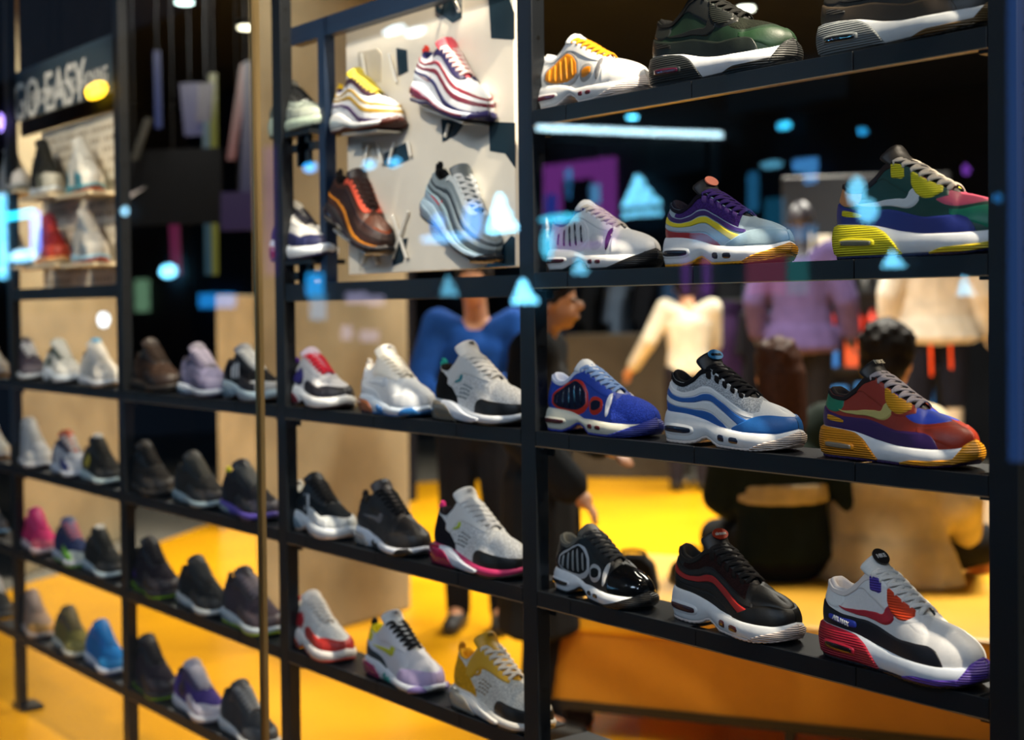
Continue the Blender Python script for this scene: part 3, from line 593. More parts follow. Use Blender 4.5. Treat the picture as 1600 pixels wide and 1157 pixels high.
S(1410, 3, 'am90', dict(base='eceae8', mud='14141c', heel='eeeeec', stay='f0eeec', eye='e8471e', eye2='4a3aa0', sw='b82434', vamp='f2f0ee', unit='b01c34', air='1c1216', win2='2c3a96', mid='e4ebf4', out='180f16', bump='5a3aa8', lining='ece2dc', tongue='f0eee8', lace='f4f0ea', badge='2c2622', bsize=(1.15, 1.), word='NIKE', wcol='f0e8e0', wsize=.009, sideword='AIR MAX'), 'white sneaker with black mudguard, crimson heel unit and orange lace guard', yaw=-4, L=.295, zs=1.12, dy=-.012)
# bay with the white panel
C2 = .9
S(500, 2, 'run', dict(base='d8d8dc', heel='26242a', toe='22222a', stay='c8c8ce', disc='3a3480', disc2='222228', low='2a2830', mid='eceef0', out='2a1a1e', unit='8a3040', lining='2c2c34', tongue='c4b4c8', lace='c8283c', pull='5a2aa0', solekind='am95', hs=.97), 'white and black trainer with purple side disc and red laces', res=C2, yaw=-6)
S(621, 2, 'react', dict(base='d9dde2', heel='c8d0da', coll='d4dae2', toe='dfe2e6', stay='e8e4dc', sw='ccd4de', mid='d4e0ee', out='2a6aa8', air='b8704c', acc='2c6cae', acc2='2a72b8', pull='eee6dc', lining='e2dcd4', tongue='f0ebe0', lace='e6dfd2', word='AIR', wcol='9a9aa8'), 'all-white high-tongued sneaker with blue toe accent and amber air bubble', res=C2, yaw=-6)
S(755, 2, 'a270', dict(base='e9e8e6', heel='141414', toe='131313', stay='e8e6e2', dash='20505a', air='8a8478', wedge='dde3ee', sw='2a8a94', mid='d4dae2', out='201c16', pull='2aa79c', lining='26211e', tongue='eeeae4', lace='e8e4de', word='AIR', wcol='202024'), 'white and black sneaker with teal pull tab and clear heel bubble', res=1, yaw=-2, L=.31)
S(505, 3, 'run', dict(base='1c2024', heel='1a1e22', toe='d8dcdc', stay='20242a', disc='14181c', disc2='2c3034', low='e2e6e8', mid='e0e6ec', out='caa890', lining='e8e8e4', tongue='17191c', lace='23201e', pull='ecece8', stripes='ced4d8', solekind='am95', hs=.97, unit='a8c0d0'), 'black and white trainer with silver stripes and cream heel tab', res=C2, yaw=-6)
S(614, 3, 'react', dict(base='24201f', heel='1c1a1c', coll='211e1d', toe='26211e', stay='1c191a', sw='6e6a6c', mid='dfe4ee', out='1a1716', air='c9c4c0', acc='16161a', acc2='1a1614', pull='1a1818', lining='1c1a1a', tongue='4a4240', lace='181616', word='AIR', wcol='e0dad0'), 'black sneaker with black laces, grey side mark and white sole, fourth shelf', res=C2, yaw=-6)
S(752, 3, 'a270', dict(base='ebebea', heel='17121a', toe='121211', stay='ecebe8', dash='23262c', air='c01a58', wedge='dbe1ee', sw='c6d838', mid='c8346a', out='2a2012', pull='ee3a88', lining='241c22', tongue='f0eeea', lace='e6e4e2', word='AIR', wcol='9a989a'), 'white and black sneaker with hot pink heel bubble and pink pull tab', res=1, yaw=-2, L=.31)
S(501, 4, 'run', dict(base='eceae6', heel='b42a2c', toe='c03028', stay='ece8e2', disc='b52028', disc2='d8a8a4', low='c03028', mid='ece6e2', out='c8402c', unit='d86858', lining='ece8e4', tongue='f0ece6', lace='f0eae2', pull='c83028', solekind='am95', hs=.97), 'white trainer with red side disc and red toe overlay, fifth shelf', res=C2, yaw=-6)
S(632, 4, 'react', dict(base='dedce2', heel='223038', coll='e6cf12', toe='c0aed8', stay='e4e2e6', sw='d2cf2a', mid='d8dde6', out='1c2428', air='b83468', acc='1f8a86', acc2='8a7ab8', pull='181818', lining='d8c818', tongue='f0eeea', lace='1c1a1c', word='AIR', wcol='7a7880'), 'white sneaker with yellow collar, yellow side mark and black laces', res=C2, yaw=-4)
S(785, 4, 'a270', dict(base='e8e2d6', heel='e8a418', toe='1a1612', stay='e8b028', dash='8a6a20', air='c8c2b4', wedge='e6e4e0', sw='e0a020', mid='dcd8d0', out='2a2012', pull='e8961a', lining='e8a41a', tongue='ecae22', lace='e8dccc', word='AIR', wcol='6a4a10'), 'yellow-orange sneaker with white toe, lowest of its bay', res=C2, yaw=-2, L=.31)
# dark bay left of the joint
C3 = .55
S(245, 2, 'run', dict(base='33241c', heel='15100e', toe='2e2018', stay='1c1412', low='241a16', mid='1c1613', out='100c0a', lining='100c0c', tongue='241a16', lace='2a201a', hs=1.05), 'dark brown high sneaker beside the left post, third shelf', res=C3, yaw=-4, L=.30)
S(320, 2, 'run', dict(base='7c7a98', heel='34303e', toe='8a86a2', stay='5c5872', low='6a6684', mid='a8b2c2', out='2e2a44', lining='24222c', tongue='6c6878', lace='a09aae', unit='9ab0c4'), 'lavender-grey running shoe, third shelf of the dark bay', res=C3, yaw=-4)
S(394, 2, 'run', dict(base='18181c', heel='141418', toe='a8aaac', stay='18181c', low='1c1c22', stripes='c9ccce', mid='9cb2c0', out='3a2a22', lining='202024', tongue='9a9ca0', lace='dcdcd8', unit='8ea8ba', solekind='am95'), 'black and grey sneaker with pale stripes and light laces behind the glass joint', res=C3, yaw=-4)
S(235, 3, 'run', dict(base='2e2a26', heel='17171a', toe='3a342e', stay='1c1c1e', low='25211e', mid='2a2622', out='15110f', lining='141416', tongue='26221e', lace='2c2824', hs=1.05), 'charcoal high sneaker beside the left post, fourth shelf', res=C3, yaw=-4)
S(312, 3, 'run', dict(base='34322f', heel='1e2022', toe='403a36', stay='1c1e20', low='26282a', mid='8fa4ae', out='1b1815', lining='1a1c1e', tongue='3a3a38', lace='55534c', unit='7f98a4'), 'dark grey runner with pale blue-grey sole, fourth shelf', res=C3, yaw=-4)
S(390, 3, 'run', dict(base='2c2a2e', heel='18181c', toe='46424c', stay='1e1e22', low='28282c', mid='5a4ca8', out='26203a', lining='1a1a1e', tongue='38383a', lace='6a6a66', unit='9fb4be', pull='d0cc20'), 'black runner with violet sole edge and yellow heel loop', res=C3, yaw=-4)
S(243, 4, 'run', dict(base='28222a', heel='3f2378', toe='332c30', stay='1c1820', low='2a2428', mid='1c1a1e', out='86b81a', lining='121014', tongue='1c1a1e', lace='2a262a', hs=1.08, unit='8ac01c'), 'purple and black high sneaker with lime green heel sole, fifth shelf', res=C3, yaw=-4, L=.30)
S(318, 4, 'run', dict(base='28292a', heel='1a1c1e', toe='36332f', stay='1c1e20', low='202224', mid='b4bcc0', out='1b1a19', lining='17181a', tongue='2c2c2c', lace='4c4c4a', unit='bcc4c8'), 'plain black runner with light grey sole, fifth shelf', res=C3, yaw=-4)
S(394, 4, 'run', dict(base='4e434a', heel='2e282c', toe='574a4e', stay='3c3438', low='463c42', mid='b4c0c8', out='a8c81a', lining='262226', tongue='4a4044', lace='8a7e84', unit='a8bcc8', pull='3c3438'), 'mauve-grey runner with pale sole and lime tread beside the joint', res=C3, yaw=-4, L=.31)
S(240, 5, 'run', dict(base='2c2430', heel='43267e', toe='322a30', stay='1a161e', low='262028', mid='1c1a1e', out='86b81a', lining='121014', tongue='1c1a1e', lace='2a262a', hs=1.1, pull='141216', unit='8ac01c'), 'purple and black high sneaker with heel loop, lowest shelf', res=C3, yaw=-4, L=.30)
S(312, 5, 'run', dict(base='4a3a86', heel='5a3aa0', toe='d8d4e0', stay='38305c', low='cac6d8', mid='d8d8e0', out='2a2440', lining='241e36', tongue='c8c4d4', lace='c8c4d0', disc='2a2440'), 'purple and white sneaker on the lowest shelf', res=C3, yaw=-4)
S(388, 5, 'run', dict(base='3a3c40', heel='2a2c30', toe='4a4c50', stay='2c2e32', mid='c8ccd0', out='2a2a2c', lining='222222', tongue='3a3a3e', lace='9a9a9a'), 'grey sneaker with pale sole at the right end of the lowest shelf', res=C3, yaw=-4)
# concrete-backed bay
C4 = .45
for (px, row, lab, c, k) in [
 (46, 2, 'grey sneaker with a red heel loop and white sole', dict(base='4c4450', heel='3a343e', toe='686068', stay='3c3640', mid='ccd4da', out='3c3830', pull='b83244', tongue='4a434e'), {}),
 (99, 2, 'white sneaker with dark green side patches', dict(base='d9d9d2', heel='8a9c98', toe='e6e4dc', stay='2e4038', disc='40504a', mid='d2dce4', out='2c221c', tongue='d8dcd2', lace='e4e2d8'), {'solekind': 'am95'}),
 (157, 2, 'cream white sneaker with pale blue tongue label', dict(base='e8e2d6', heel='dcd8d0', toe='ece6da', stay='e8e2d8', mid='dfe2e6', out='c09a70', tongue='e8e4d8', lace='efe9dd', badge='6ab0d8'), {}),
 (52, 3, 'bulky white sneaker with cream heel loop', dict(base='dad8d6', heel='cfcfd2', toe='e4e2de', stay='d8d6d2', mid='e2e2e4', out='4a3428', pull='d8cc90', tongue='e2dfd8', lace='e6e3dc', hs=1.1), {'L': .31}),
 (111, 3, 'white and navy sneaker with orange tongue', dict(base='d4d6dc', heel='2a2c48', toe='e4e4e6', stay='24284a', low='2a3a7a', mid='d4dce8', out='2a2838', tongue='d8602a', lace='e6e4de'), {}),
 (160, 3, 'black sneaker with yellow eyelet accents', dict(base='2c2a26', heel='24231f', toe='35322c', stay='1e1e1c', disc='c0aa14', mid='b8ccd0', out='23201c', tongue='26241f', lace='3a3832', badge='e8e4d8'), {}),
 (62, 4, 'bright pink sneaker with pale sole', dict(base='e83c78', heel='ee2f86', toe='f06a80', stay='ee3a80', mid='dcc8cc', out='8a6a64', tongue='f03c88', lace='f24c8c', lining='d83078'), {}),
 (114, 4, 'navy and lime green sneaker with white toe', dict(base='34406a', heel='2c3c5c', toe='dfe6d8', stay='2c3658', low='7cc83c', mid='c4ccd8', out='86c840', tongue='6a76a0', lace='e48a9c'), {}),
 (163, 4, 'black sneaker with small white tongue label', dict(base='2a2a28', heel='252523', toe='302e2b', stay='20201e', mid='a8bcc8', out='2a221c', tongue='292927', lace='33332f', badge='e6e2d6'), {}),
 (56, 5, 'beige sneaker with pink heel and amber toe', dict(base='b89880', heel='c07a78', toe='d8a050', stay='a88a74', mid='b8aca4', out='7a6050', tongue='b09484', lace='c0a898'), {}),
 (114, 5, 'olive green sneaker with brown collar', dict(base='80763a', heel='6a6032', toe='9a9048', stay='5c4c30', mid='c6c8bc', out='3a3020', tongue='6a5a38', lace='8a7a50'), {}),
 (166, 5, 'bright blue sneaker beside the rack post', dict(base='1c7cc8', heel='1c68c0', toe='2a98e0', stay='1c74c8', mid='c8d4e4', out='2a3a7a', tongue='1e80d0', lace='2a90dc', lining='1a5aa8'), {})]:
    L = k.pop('L', .295); c['solekind'] = k.pop('solekind', 'run'); S(px, row, 'run', c, lab+', '+RN[row]+' shelf behind the concrete-backed bay' if False else lab, res=C4, yaw=-4, L=L, nl=5)
for (px, row, lab, c) in [
 (-14, 2, 'cream sneaker cut by the left edge, third shelf', dict(base='e4dccc', heel='d8d0c4', toe='ece4d4', stay='e0d8ca', mid='e0dcd6', out='6a5440')),
 (-12, 3, 'ivory sneaker cut by the left edge, fourth shelf', dict(base='e6e0d0', heel='dcd6c8', toe='ece6d6', stay='e4dccf', mid='dcdcdc', out='7a5a48')),
 (-16, 4, 'dark sneaker with pale blue sole at the left edge, fifth shelf', dict(base='1e2430', heel='1c202a', toe='2a3040', stay='1a1e28', mid='5a8ab8', out='1c1c20')),
 (-6, 5, 'dark grey sneaker at the left edge, lowest shelf', dict(base='2e2c28', heel='24231f', toe='36332e', stay='242220', mid='6a6a66', out='1c1a18'))]:
    S(px, row, 'run', c, lab, res=C4, yaw=-4, nl=5)

# ---------------------------------------------------------------- white panel display
PZ0 = 1.531; xL = at(537, 300, 1, YR)[0]; xR = POSTX[1]-.002; ztop = 2.62
t = empty('cutout_display', (0, 0, 0)); YP = YR+.075
def pp(px, py, y=None): p = at(px, py, 1, YP if y is None else y); return (p[0], p[2])
mb = MB(); a = pp(540, 47); b = pp(540, 430); c_ = pp(800, 415)
px0 = a[0]; px1 = pp(806, 400)[0]; pz0 = b[1]; pz1 = a[1]
mb.box((px0, YP, pz0), (px1, YP+.012, pz1)); pan = mb.build('panel', mat('efe6d6', 'paint'), t, bevel=.002)
def inset(poly, name, material, y0=-.0015, y1=.0): 
    mb = MB(); mb.prism([pp(*q, YP) for q in poly], YP+y0, YP+y1, 'y'); return mb.build(name, material, t)
MIR = mat('22323c', 'gloss'); LG = mat('cfc4b0', 'gloss')
for poly in ([(680, -20), (722, -20), (722, 28), (708, 36), (682, 18)], [(763, -20), (790, -20), (804, 20), (804, 62), (768, 60)], [(690, 186), (728, 190), (712, 212), (692, 222)],
             [(765, 190), (805, 192), (805, 262), (790, 240), (766, 236)], [(758, 418), (800, 368), (805, 372), (805, 415)], [(620, 75), (636, 78), (638, 112), (622, 120)], [(600, 240), (636, 222), (640, 250), (612, 262), (600, 258)],
             [(612, 376), (638, 372), (630, 410), (614, 416)]):
    inset(poly, 'mirror_inset', MIR)
for poly in ([(560, 82), (590, 76), (596, 84), (596, 128), (562, 132)], [(566, 222), (588, 222), (590, 258), (568, 262)], [(560, 378), (592, 376), (594, 418), (562, 424)]): inset(poly, 'mirror_inset', LG)
def rod(p0, p1, r=.004):
    a, b = pp(*p0, YP-.01), pp(*p1, YP-.01); mb = MB(); mb.cyl((a[0], YP-.008, a[1]), (b[0], YP-.008, b[1]), r, 8); mb.build('slanted_rod', mat('f4efe4', 'paint'), t)
for q in (((564, 84), (572, 130)), ((606, 84), (618, 128)), ((574, 226), (568, 258)), ((588, 222), (596, 256)), ((614, 222), (606, 256)), ((636, 222), (640, 244)), ((612, 336), (634, 404)), ((636, 330), (612, 404)),
          ((574, 382), (564, 412)), ((576, 382), (588, 412)), ((692, -5), (686, 12)), ((706, -5), (716, 18)), ((700, 194), (694, 214))): rod(*q)
tag(t, 'white cut-out display panel with slanted rods behind four sneakers', 'panel')
t = empty('metal_rack'); FB = mat('1c2c44', 'paint')
def bar(pa, pb, hh, y0, y1, name, material, par, vert=False):
    a, b = pp(*pa, YR), pp(*pb, YR); mb = MB()
    if vert: mb.box((a[0], y0, min(a[1], b[1])), (a[0]+hh, y1, max(a[1], b[1])))
    else: mb.box((min(a[0], b[0]), y0, a[1]-hh), (max(a[0], b[0]), y1, a[1]))
    return mb.build(name, material, par, bevel=.001)
bx0, bx1 = BAYS[1]; zt = pp(537, 28)[1]; zb2 = PZ0
mb = MB(); mb.box((bx0, YR+.03, zt-.045), (bx1, YR+.06, zt)); mb.build('top_bar', FB, t)
mb = MB(); mb.box((bx0, YR+.004, PZ0-.058), (bx1, YR+.03, PZ0-.015)); mb.build('bottom_bar', DK, t)
vx = pp(523, 200)[0]; mb = MB(); mb.box((vx, YR+.03, PZ0-.02), (vx+.03, YR+.06, zt-.045)); mb.build('upright_bar', FB, t)
for (pyt, pyb) in ((212, 240), (408, 432)):
    zz = pp(480, pyt)[1]; mb = MB(); mb.box((bx0, YR+.004, zz-.012), (vx, YR+.10, zz)); mb.box((bx0+.05, YR+.02, zz-.085), (bx0+.10, YR+.03, zz)); mb.box((vx-.09, YR+.02, zz-.085), (vx-.05, YR+.03, zz)); mb.box((bx0, YR+.02, zz-.05), (vx, YR+.03, zz-.03)); mb.build('side_shelf', DK, t)
tag(t, 'dark steel frame around the white cut-out panel with two small side shelves', 'frame')
def PS(px, py, style, c, lab, pitch, L=.29, yaw=-4, res=1., sh=True, dy=0.):
    p = at(px, py, 1, YS+dy)                                      # py: underside of the sole at mid shoe
    r = S(px, 9, style, c, lab, yaw=yaw, L=L, res=res, z=p[2], pitch=pitch, dy=dy)
    if sh:
        t = empty('panel_shelf', (r.location.x, YS+dy, p[2]), (0, math.radians(pitch), math.radians(yaw)))
        mb = MB(); mb.box((-.06, -.035, -.007), (.11, .05, -.001)); mb.build('plate', mat('d8d4cc', 'metal'), t, bevel=.001)
        mb = MB(); mb.box((-.01, .03, -.012), (.03, .075, -.007)); mb.build('bracket', mat('8a8a8a', 'metal'), t)
        tag(t, 'small pale metal plate under the '+lab.split(' on ')[0], 'shelf', 'small plates on the white panel')
    return r
PS(573, 207, 'am97', dict(base='dcdde2', p1='4a2f5c', s1='dcdce0', s2='a8862c', s3='e2dfd6', s4='a8862c', stay='3a2030', toe='d4dade', heel='dcdee4', air='c9d4da', mid='c8cacc', out='4a2018', sw='a8b0c0', pull='e6bc1c', lining='3a2440', tongue='d8c23a', lace='e4cf52', tk='leather'), 'white and gold wave-striped sneaker with yellow pull tab on the white panel', 3)
PS(703, 176, 'am97', dict(base='dcdfe6', p1='2a2a5c', s1='e0e2e8', s2='6e2438', s3='dcdee4', s4='8a2c3c', stay='2c2454', toe='dfe0e0', heel='dde2ea', air='a8506a', mid='cdd2de', out='2c2860', sw='9a7c80', pull='ee4632', lining='2a2858', tongue='e04858', lace='f0d8d4', tk='leather'), 'white and burgundy wave-striped sneaker with red pull tab on the white panel', 17)
PS(558, 370, 'am97', dict(base='442418', p1='e08a1c', s1='3a2018', s2='2a1a16', s3='301c18', s4='26181a', stay='d8543a', toe='6a3018', heel='4a2a1c', air='2c2430', mid='1c181c', out='17141a', sw='4a2a1c', pull='1c1614', lining='1a1414', tongue='26181a', lace='3c2824'), 'brown and black wave-striped sneaker with orange piping on the white panel', 22)
PS(716, 374, 'am97', dict(base='7c8a92', p1='a8c4d0', s1='4c5860', s2='8a9aa4', s3='3a444c', s4='7a8892', stay='c4ccd0', toe='7c8488', heel='90a8bc', air='a8c0d4', mid='90a8bc', out='17181c', sw='c03a48', pull='0c0c0e', lining='101214', tongue='5a6268', lace='c8ccd0'), 'silver and grey wave-striped sneaker with black pull tab on the white panel', 26)
S(467, 9, 'run', dict(base='8a948c', heel='5a645e', toe='a8b0a4', stay='1c1e20', disc='bfc8c2', disc2='202426', low='98a096', mid='a8b8a8', out='3a4444', tongue='e0e4e0', lace='1a1c1e', lining='222628', solekind='am95', hs=.97, stripes=None), 'grey and black trainer with pale side disc on the upper side shelf', z=pp(480, 212)[1], yaw=-6, L=.285)
S(473, 9, 'run', dict(base='dcdad6', heel='24264e', toe='26284e', stay='dcd8d2', disc='1c2034', disc2='c8502c', low='282c58', mid='dfe6ee', out='1c1c40', unit='c84c38', tongue='e4e0d8', lace='2a2a34', lining='d4704a', solekind='am95', hs=.97), 'white, navy and orange trainer on the lower side shelf', z=pp(480, 408)[1], yaw=-6, L=.305)
# sneakers further in, past the panel's right edge and behind its cut-outs
PS(795, 186, 'am97', dict(base='e0dad6', p1='3a3060', s1='e2dcd8', s2='7a3444', s3='dedad6', s4='8a4450', stay='e88a7a', toe='e6dccf', heel='e4e0dc', air='c8a8a8', mid='e4ddd0', out='3c3060', sw='a88880', pull='ee5a3c', lining='e08a74', tongue='e8604c', lace='f4e2d8', tk='leather'), 'white sneaker with coral tongue at the right edge of the panel', 14, L=.26, res=.6, sh=False, dy=.13)
PS(797, 352, 'am97', dict(base='9a9488', p1='c0bab0', s1='8a8478', s2='a8a296', s3='7a746a', s4='9a948a', stay='b8b2a6', toe='9a9488', heel='a8a296', air='c0bab0', mid='b0aaa0', out='4a4640', sw='b8b0a4', pull='4a3c44', lining='5a4c58', tongue='6c5c6a', lace='dcd6cc'), 'taupe sneaker behind the right edge of the panel', 24, L=.25, res=.6, sh=False, dy=.13)

# ---------------------------------------------------------------- bright sign and panel of the left bay
t = empty('dotted_display'); x0, x1 = BAYS[3]
def pz(px, py): p = at(px, py, 1, YR+.06); return p[0], p[2]
zt4 = pz(150, 172)[1]; zb4 = pz(150, 445)[1]; xl4 = pz(66, 300)[0]
x1p = at(181, 300, 1, YR+.12)[0]; xl4 = at(66, 300, 1, YR+.12)[0]
mb = MB(); mb.box((xl4, YR+.12, zb4), (x1p, YR+.13, zt4)); mb.build('panel', mat('e9dcc4', 'paint'), t)
mb = MB()
for i in range(22):
    for j in range(26):
        if rng.rand() < .75: cx = xl4+.02+i*.03+(j % 2)*.015; cz = zb4+.02+j*.036
        else: continue
        if cx < x1p-.01 and cz < zt4-.02: mb.tube([(cx, YR+.1185, cz-.006), (cx, YR+.1185, cz+.006)], .006, 8, .25, (0, 1, 0))
mb.build('dots', mat('8a7860', 'paint'), t)
tag(t, 'pale dotted display panel behind four high-top sneakers', 'panel')
t = empty('shelf_bracket_frame'); 
mb = MB(); mb.box((x0, YR+.004, zb4-.045), (x1, YR+.03, zb4-.005)); mb.build('bottom_bar', DK, t)
tag(t, 'dark bar below the dotted display panel', 'bar')
t = empty('shade_backing'); mb = MB(); q0 = at(30, 100, 1, YR+.22); q1 = at(190, 100, 1, YR+.22); mb.box((q0[0], YR+.22, at(150, 178, 1, YR+.22)[2]), (q1[0], YR+.24, 3.2)); mb.build('board', mat('2e2622', 'cloth'), t)  # added dark sheet in place of the shade over the upper column
tag(t, 'added dark brown sheet standing for the shade above and behind the sign with white capitals', 'board')
t = empty('shop_sign'); sz1 = pz(168, 62)[1]; sz0 = pz(168, 150)[1]; sxl = pz(28, 200)[0]
mb = MB(); mb.box((sxl, YR+.03, sz0), (x1-.002, YR+.045, sz1)); mb.build('board', mat('3a4a54', 'paint'), t, bevel=.003)
mb = MB(); mb.box((x1-.010, YR+.024, sz0), (x1-.002, YR+.03, sz1)); mb.build('edge_strip', mat('b08a58', 'metal'), t)
wh = mat('f0ece0', 'paint'); cx = (sxl+x1)/2
text('GO EASY', 'sign_lettering', wh, frame((cx-.12, YR+.028, sz1-.12), (1, 0, 0), (0, 0, 1), .17, .19), t, .01, .004)
text('PERSONALIZED CUSHIONING', 'sign_lettering', wh, frame((cx+.06, YR+.028, sz0+.055), (1, 0, 0), (0, 0, 1), .052, .075), t, .01, .004)
tag(t, 'dark slate sign board with white capital lettering above the dotted panel', 'sign')
for (px, py, lab, c, hs) in [(72, 308, 'black and white high-top sneaker on the dotted panel', dict(base='2a2a26', heel='24241f', toe='b8b4a4', stay='1a1a18', low='6a6a5a', mid='ccd4d8', out='ccc4b8', tongue='2a2a26', lace='3a3830'), 1.5),
        (132, 304, 'white high-top sneaker with teal side on the dotted panel', dict(base='e4dfd2', heel='3c7c8c', toe='ece6d8', stay='e4e0d4', low='3a8090', mid='50909c', out='c05c30', tongue='e8e4d8', lace='efebdf'), 1.4),
        (82, 414, 'deep red high-top sneaker on the dotted panel', dict(base='a02c20', heel='7a1c1c', toe='c84424', stay='8a2420', low='b43820', mid='e4a05c', out='d8c8a8', tongue='9a2a20', lace='b03c2c'), 1.3),
        (140, 412, 'grey and white high-top sneaker with red sole on the dotted panel', dict(base='c0bcb4', heel='6c7c88', toe='d0cabe', stay='8c949a', low='7c8890', mid='8fb4c8', out='b84430', tongue='d8d2c6', lace='e2dccf'), 1.35),
        (22, 302, 'white sneaker at the left end of the dotted panel', dict(base='e2dcd2', heel='d4cec4', toe='e6e0d6', stay='dad4ca', mid='b0b4b4', out='8a8a84', tongue='e0dad0', lace='e4e0d6'), 1.25),
        (24, 418, 'pale sneaker with navy sole at the left edge of the dotted panel', dict(base='c8c4bc', heel='3a4868', toe='d0ccc2', stay='8a8c94', mid='5a80a8', out='2a3450', tongue='e2dcd0', lace='e6e2d8'), 1.1)]:
    z = pz(px, py)[1]; c['hs'] = hs; c['solekind'] = 'run'
    r = S(px, 9, 'run', c, lab, z=z, yaw=-6, res=C4, nl=5, L=.27)
    b = empty('panel_shelf', (r.location.x, YS, z)); mb = MB(); mb.box((-.13, -.05, -.012), (.16, .07, -.001)); mb.build('plate', mat('d8c8a8', 'paint'), b)
    tag(b, 'pale plate under the '+lab.split(' on ')[0].split(' at ')[0], 'shelf', 'small plates on the dotted panel')

# ---------------------------------------------------------------- people
def blend(name, stamps, material, parent, vox=.011, smooth=6):
    """one continuous surface grown round a set of tapered limbs and ellipsoids"""
    mb = MB()
    for st in stamps:
        if st[0] == 'e': mb.ell(st[1], st[2], st[3] if len(st) > 3 else None)
        else:
            _, a, b, ra, rb = st[:5]; a, b = Vector(a), Vector(b); ra = ra if isinstance(ra, tuple) else (ra, ra, ra); rb = rb if isinstance(rb, tuple) else (rb, rb, rb)
            n = max(2, int((b-a).length/max(.012, min(min(ra), min(rb))*.45))+1); rot = st[5] if len(st) > 5 else None
            for i in range(n+1):
                u = i/n; mb.ell(a.lerp(b, u), tuple(ra[k]*(1-u)+rb[k]*u for k in range(3)), rot, 12, 8)
    me = bpy.data.meshes.new(name); me.from_pydata(mb.V, [], mb.F); me.materials.append(material)
    o = bpy.data.objects.new(name, me); COL.objects.link(o); o.parent = parent
    r = o.modifiers.new('r', 'REMESH'); r.mode = 'VOXEL'; r.voxel_size = vox; r.use_smooth_shade = True
    s = o.modifiers.new('s', 'SMOOTH'); s.iterations = smooth; s.factor = .5
    bpy.context.view_layer.update()
    me2 = bpy.data.meshes.new_from_object(o.evaluated_get(bpy.context.evaluated_depsgraph_get()))
    o.modifiers.clear(); o.data = me2; bpy.data.meshes.remove(me)
    me2.polygons.foreach_set('use_smooth', [True]*len(me2.polygons))
    return o
STAND = dict(hipL=(-.09,0,.90), hipR=(.09,0,.90), kneeL=(-.10,.02,.49), kneeR=(.10,.02,.49), ankL=(-.10,-.02,.09), ankR=(.10,-.02,.09), toeL=(-.11,.14,.035), toeR=(.11,.14,.035),
    pelvis=(0,0,.94), waist=(0,.0,1.08), chest=(0,0,1.27), neck=(0,-.01,1.44), head=(0,.02,1.60), shL=(-.175,0,1.39), shR=(.175,0,1.39), elL=(-.22,-.03,1.11), elR=(.22,-.03,1.11), wrL=(-.22,.08,.87), wrR=(.22,.08,.87))
SIT = dict(STAND, hipL=(-.09,0,.10), hipR=(.09,0,.10), kneeL=(-.13,.42,.10), kneeR=(.13,.42,.10), ankL=(-.12,.44,-.34), ankR=(.12,.44,-.34), toeL=(-.13,.58,-.40), toeR=(.13,.58,-.40),
    pelvis=(0,-.02,.12), waist=(0,-.01,.27), chest=(0,0,.46), neck=(0,.0,.64), head=(0,.05,.785), shL=(-.175,0,.585), shR=(.175,0,.585), elL=(-.22,.06,.32), elR=(.22,.06,.32), wrL=(-.12,.26,.24), wrR=(.12,.26,.24))
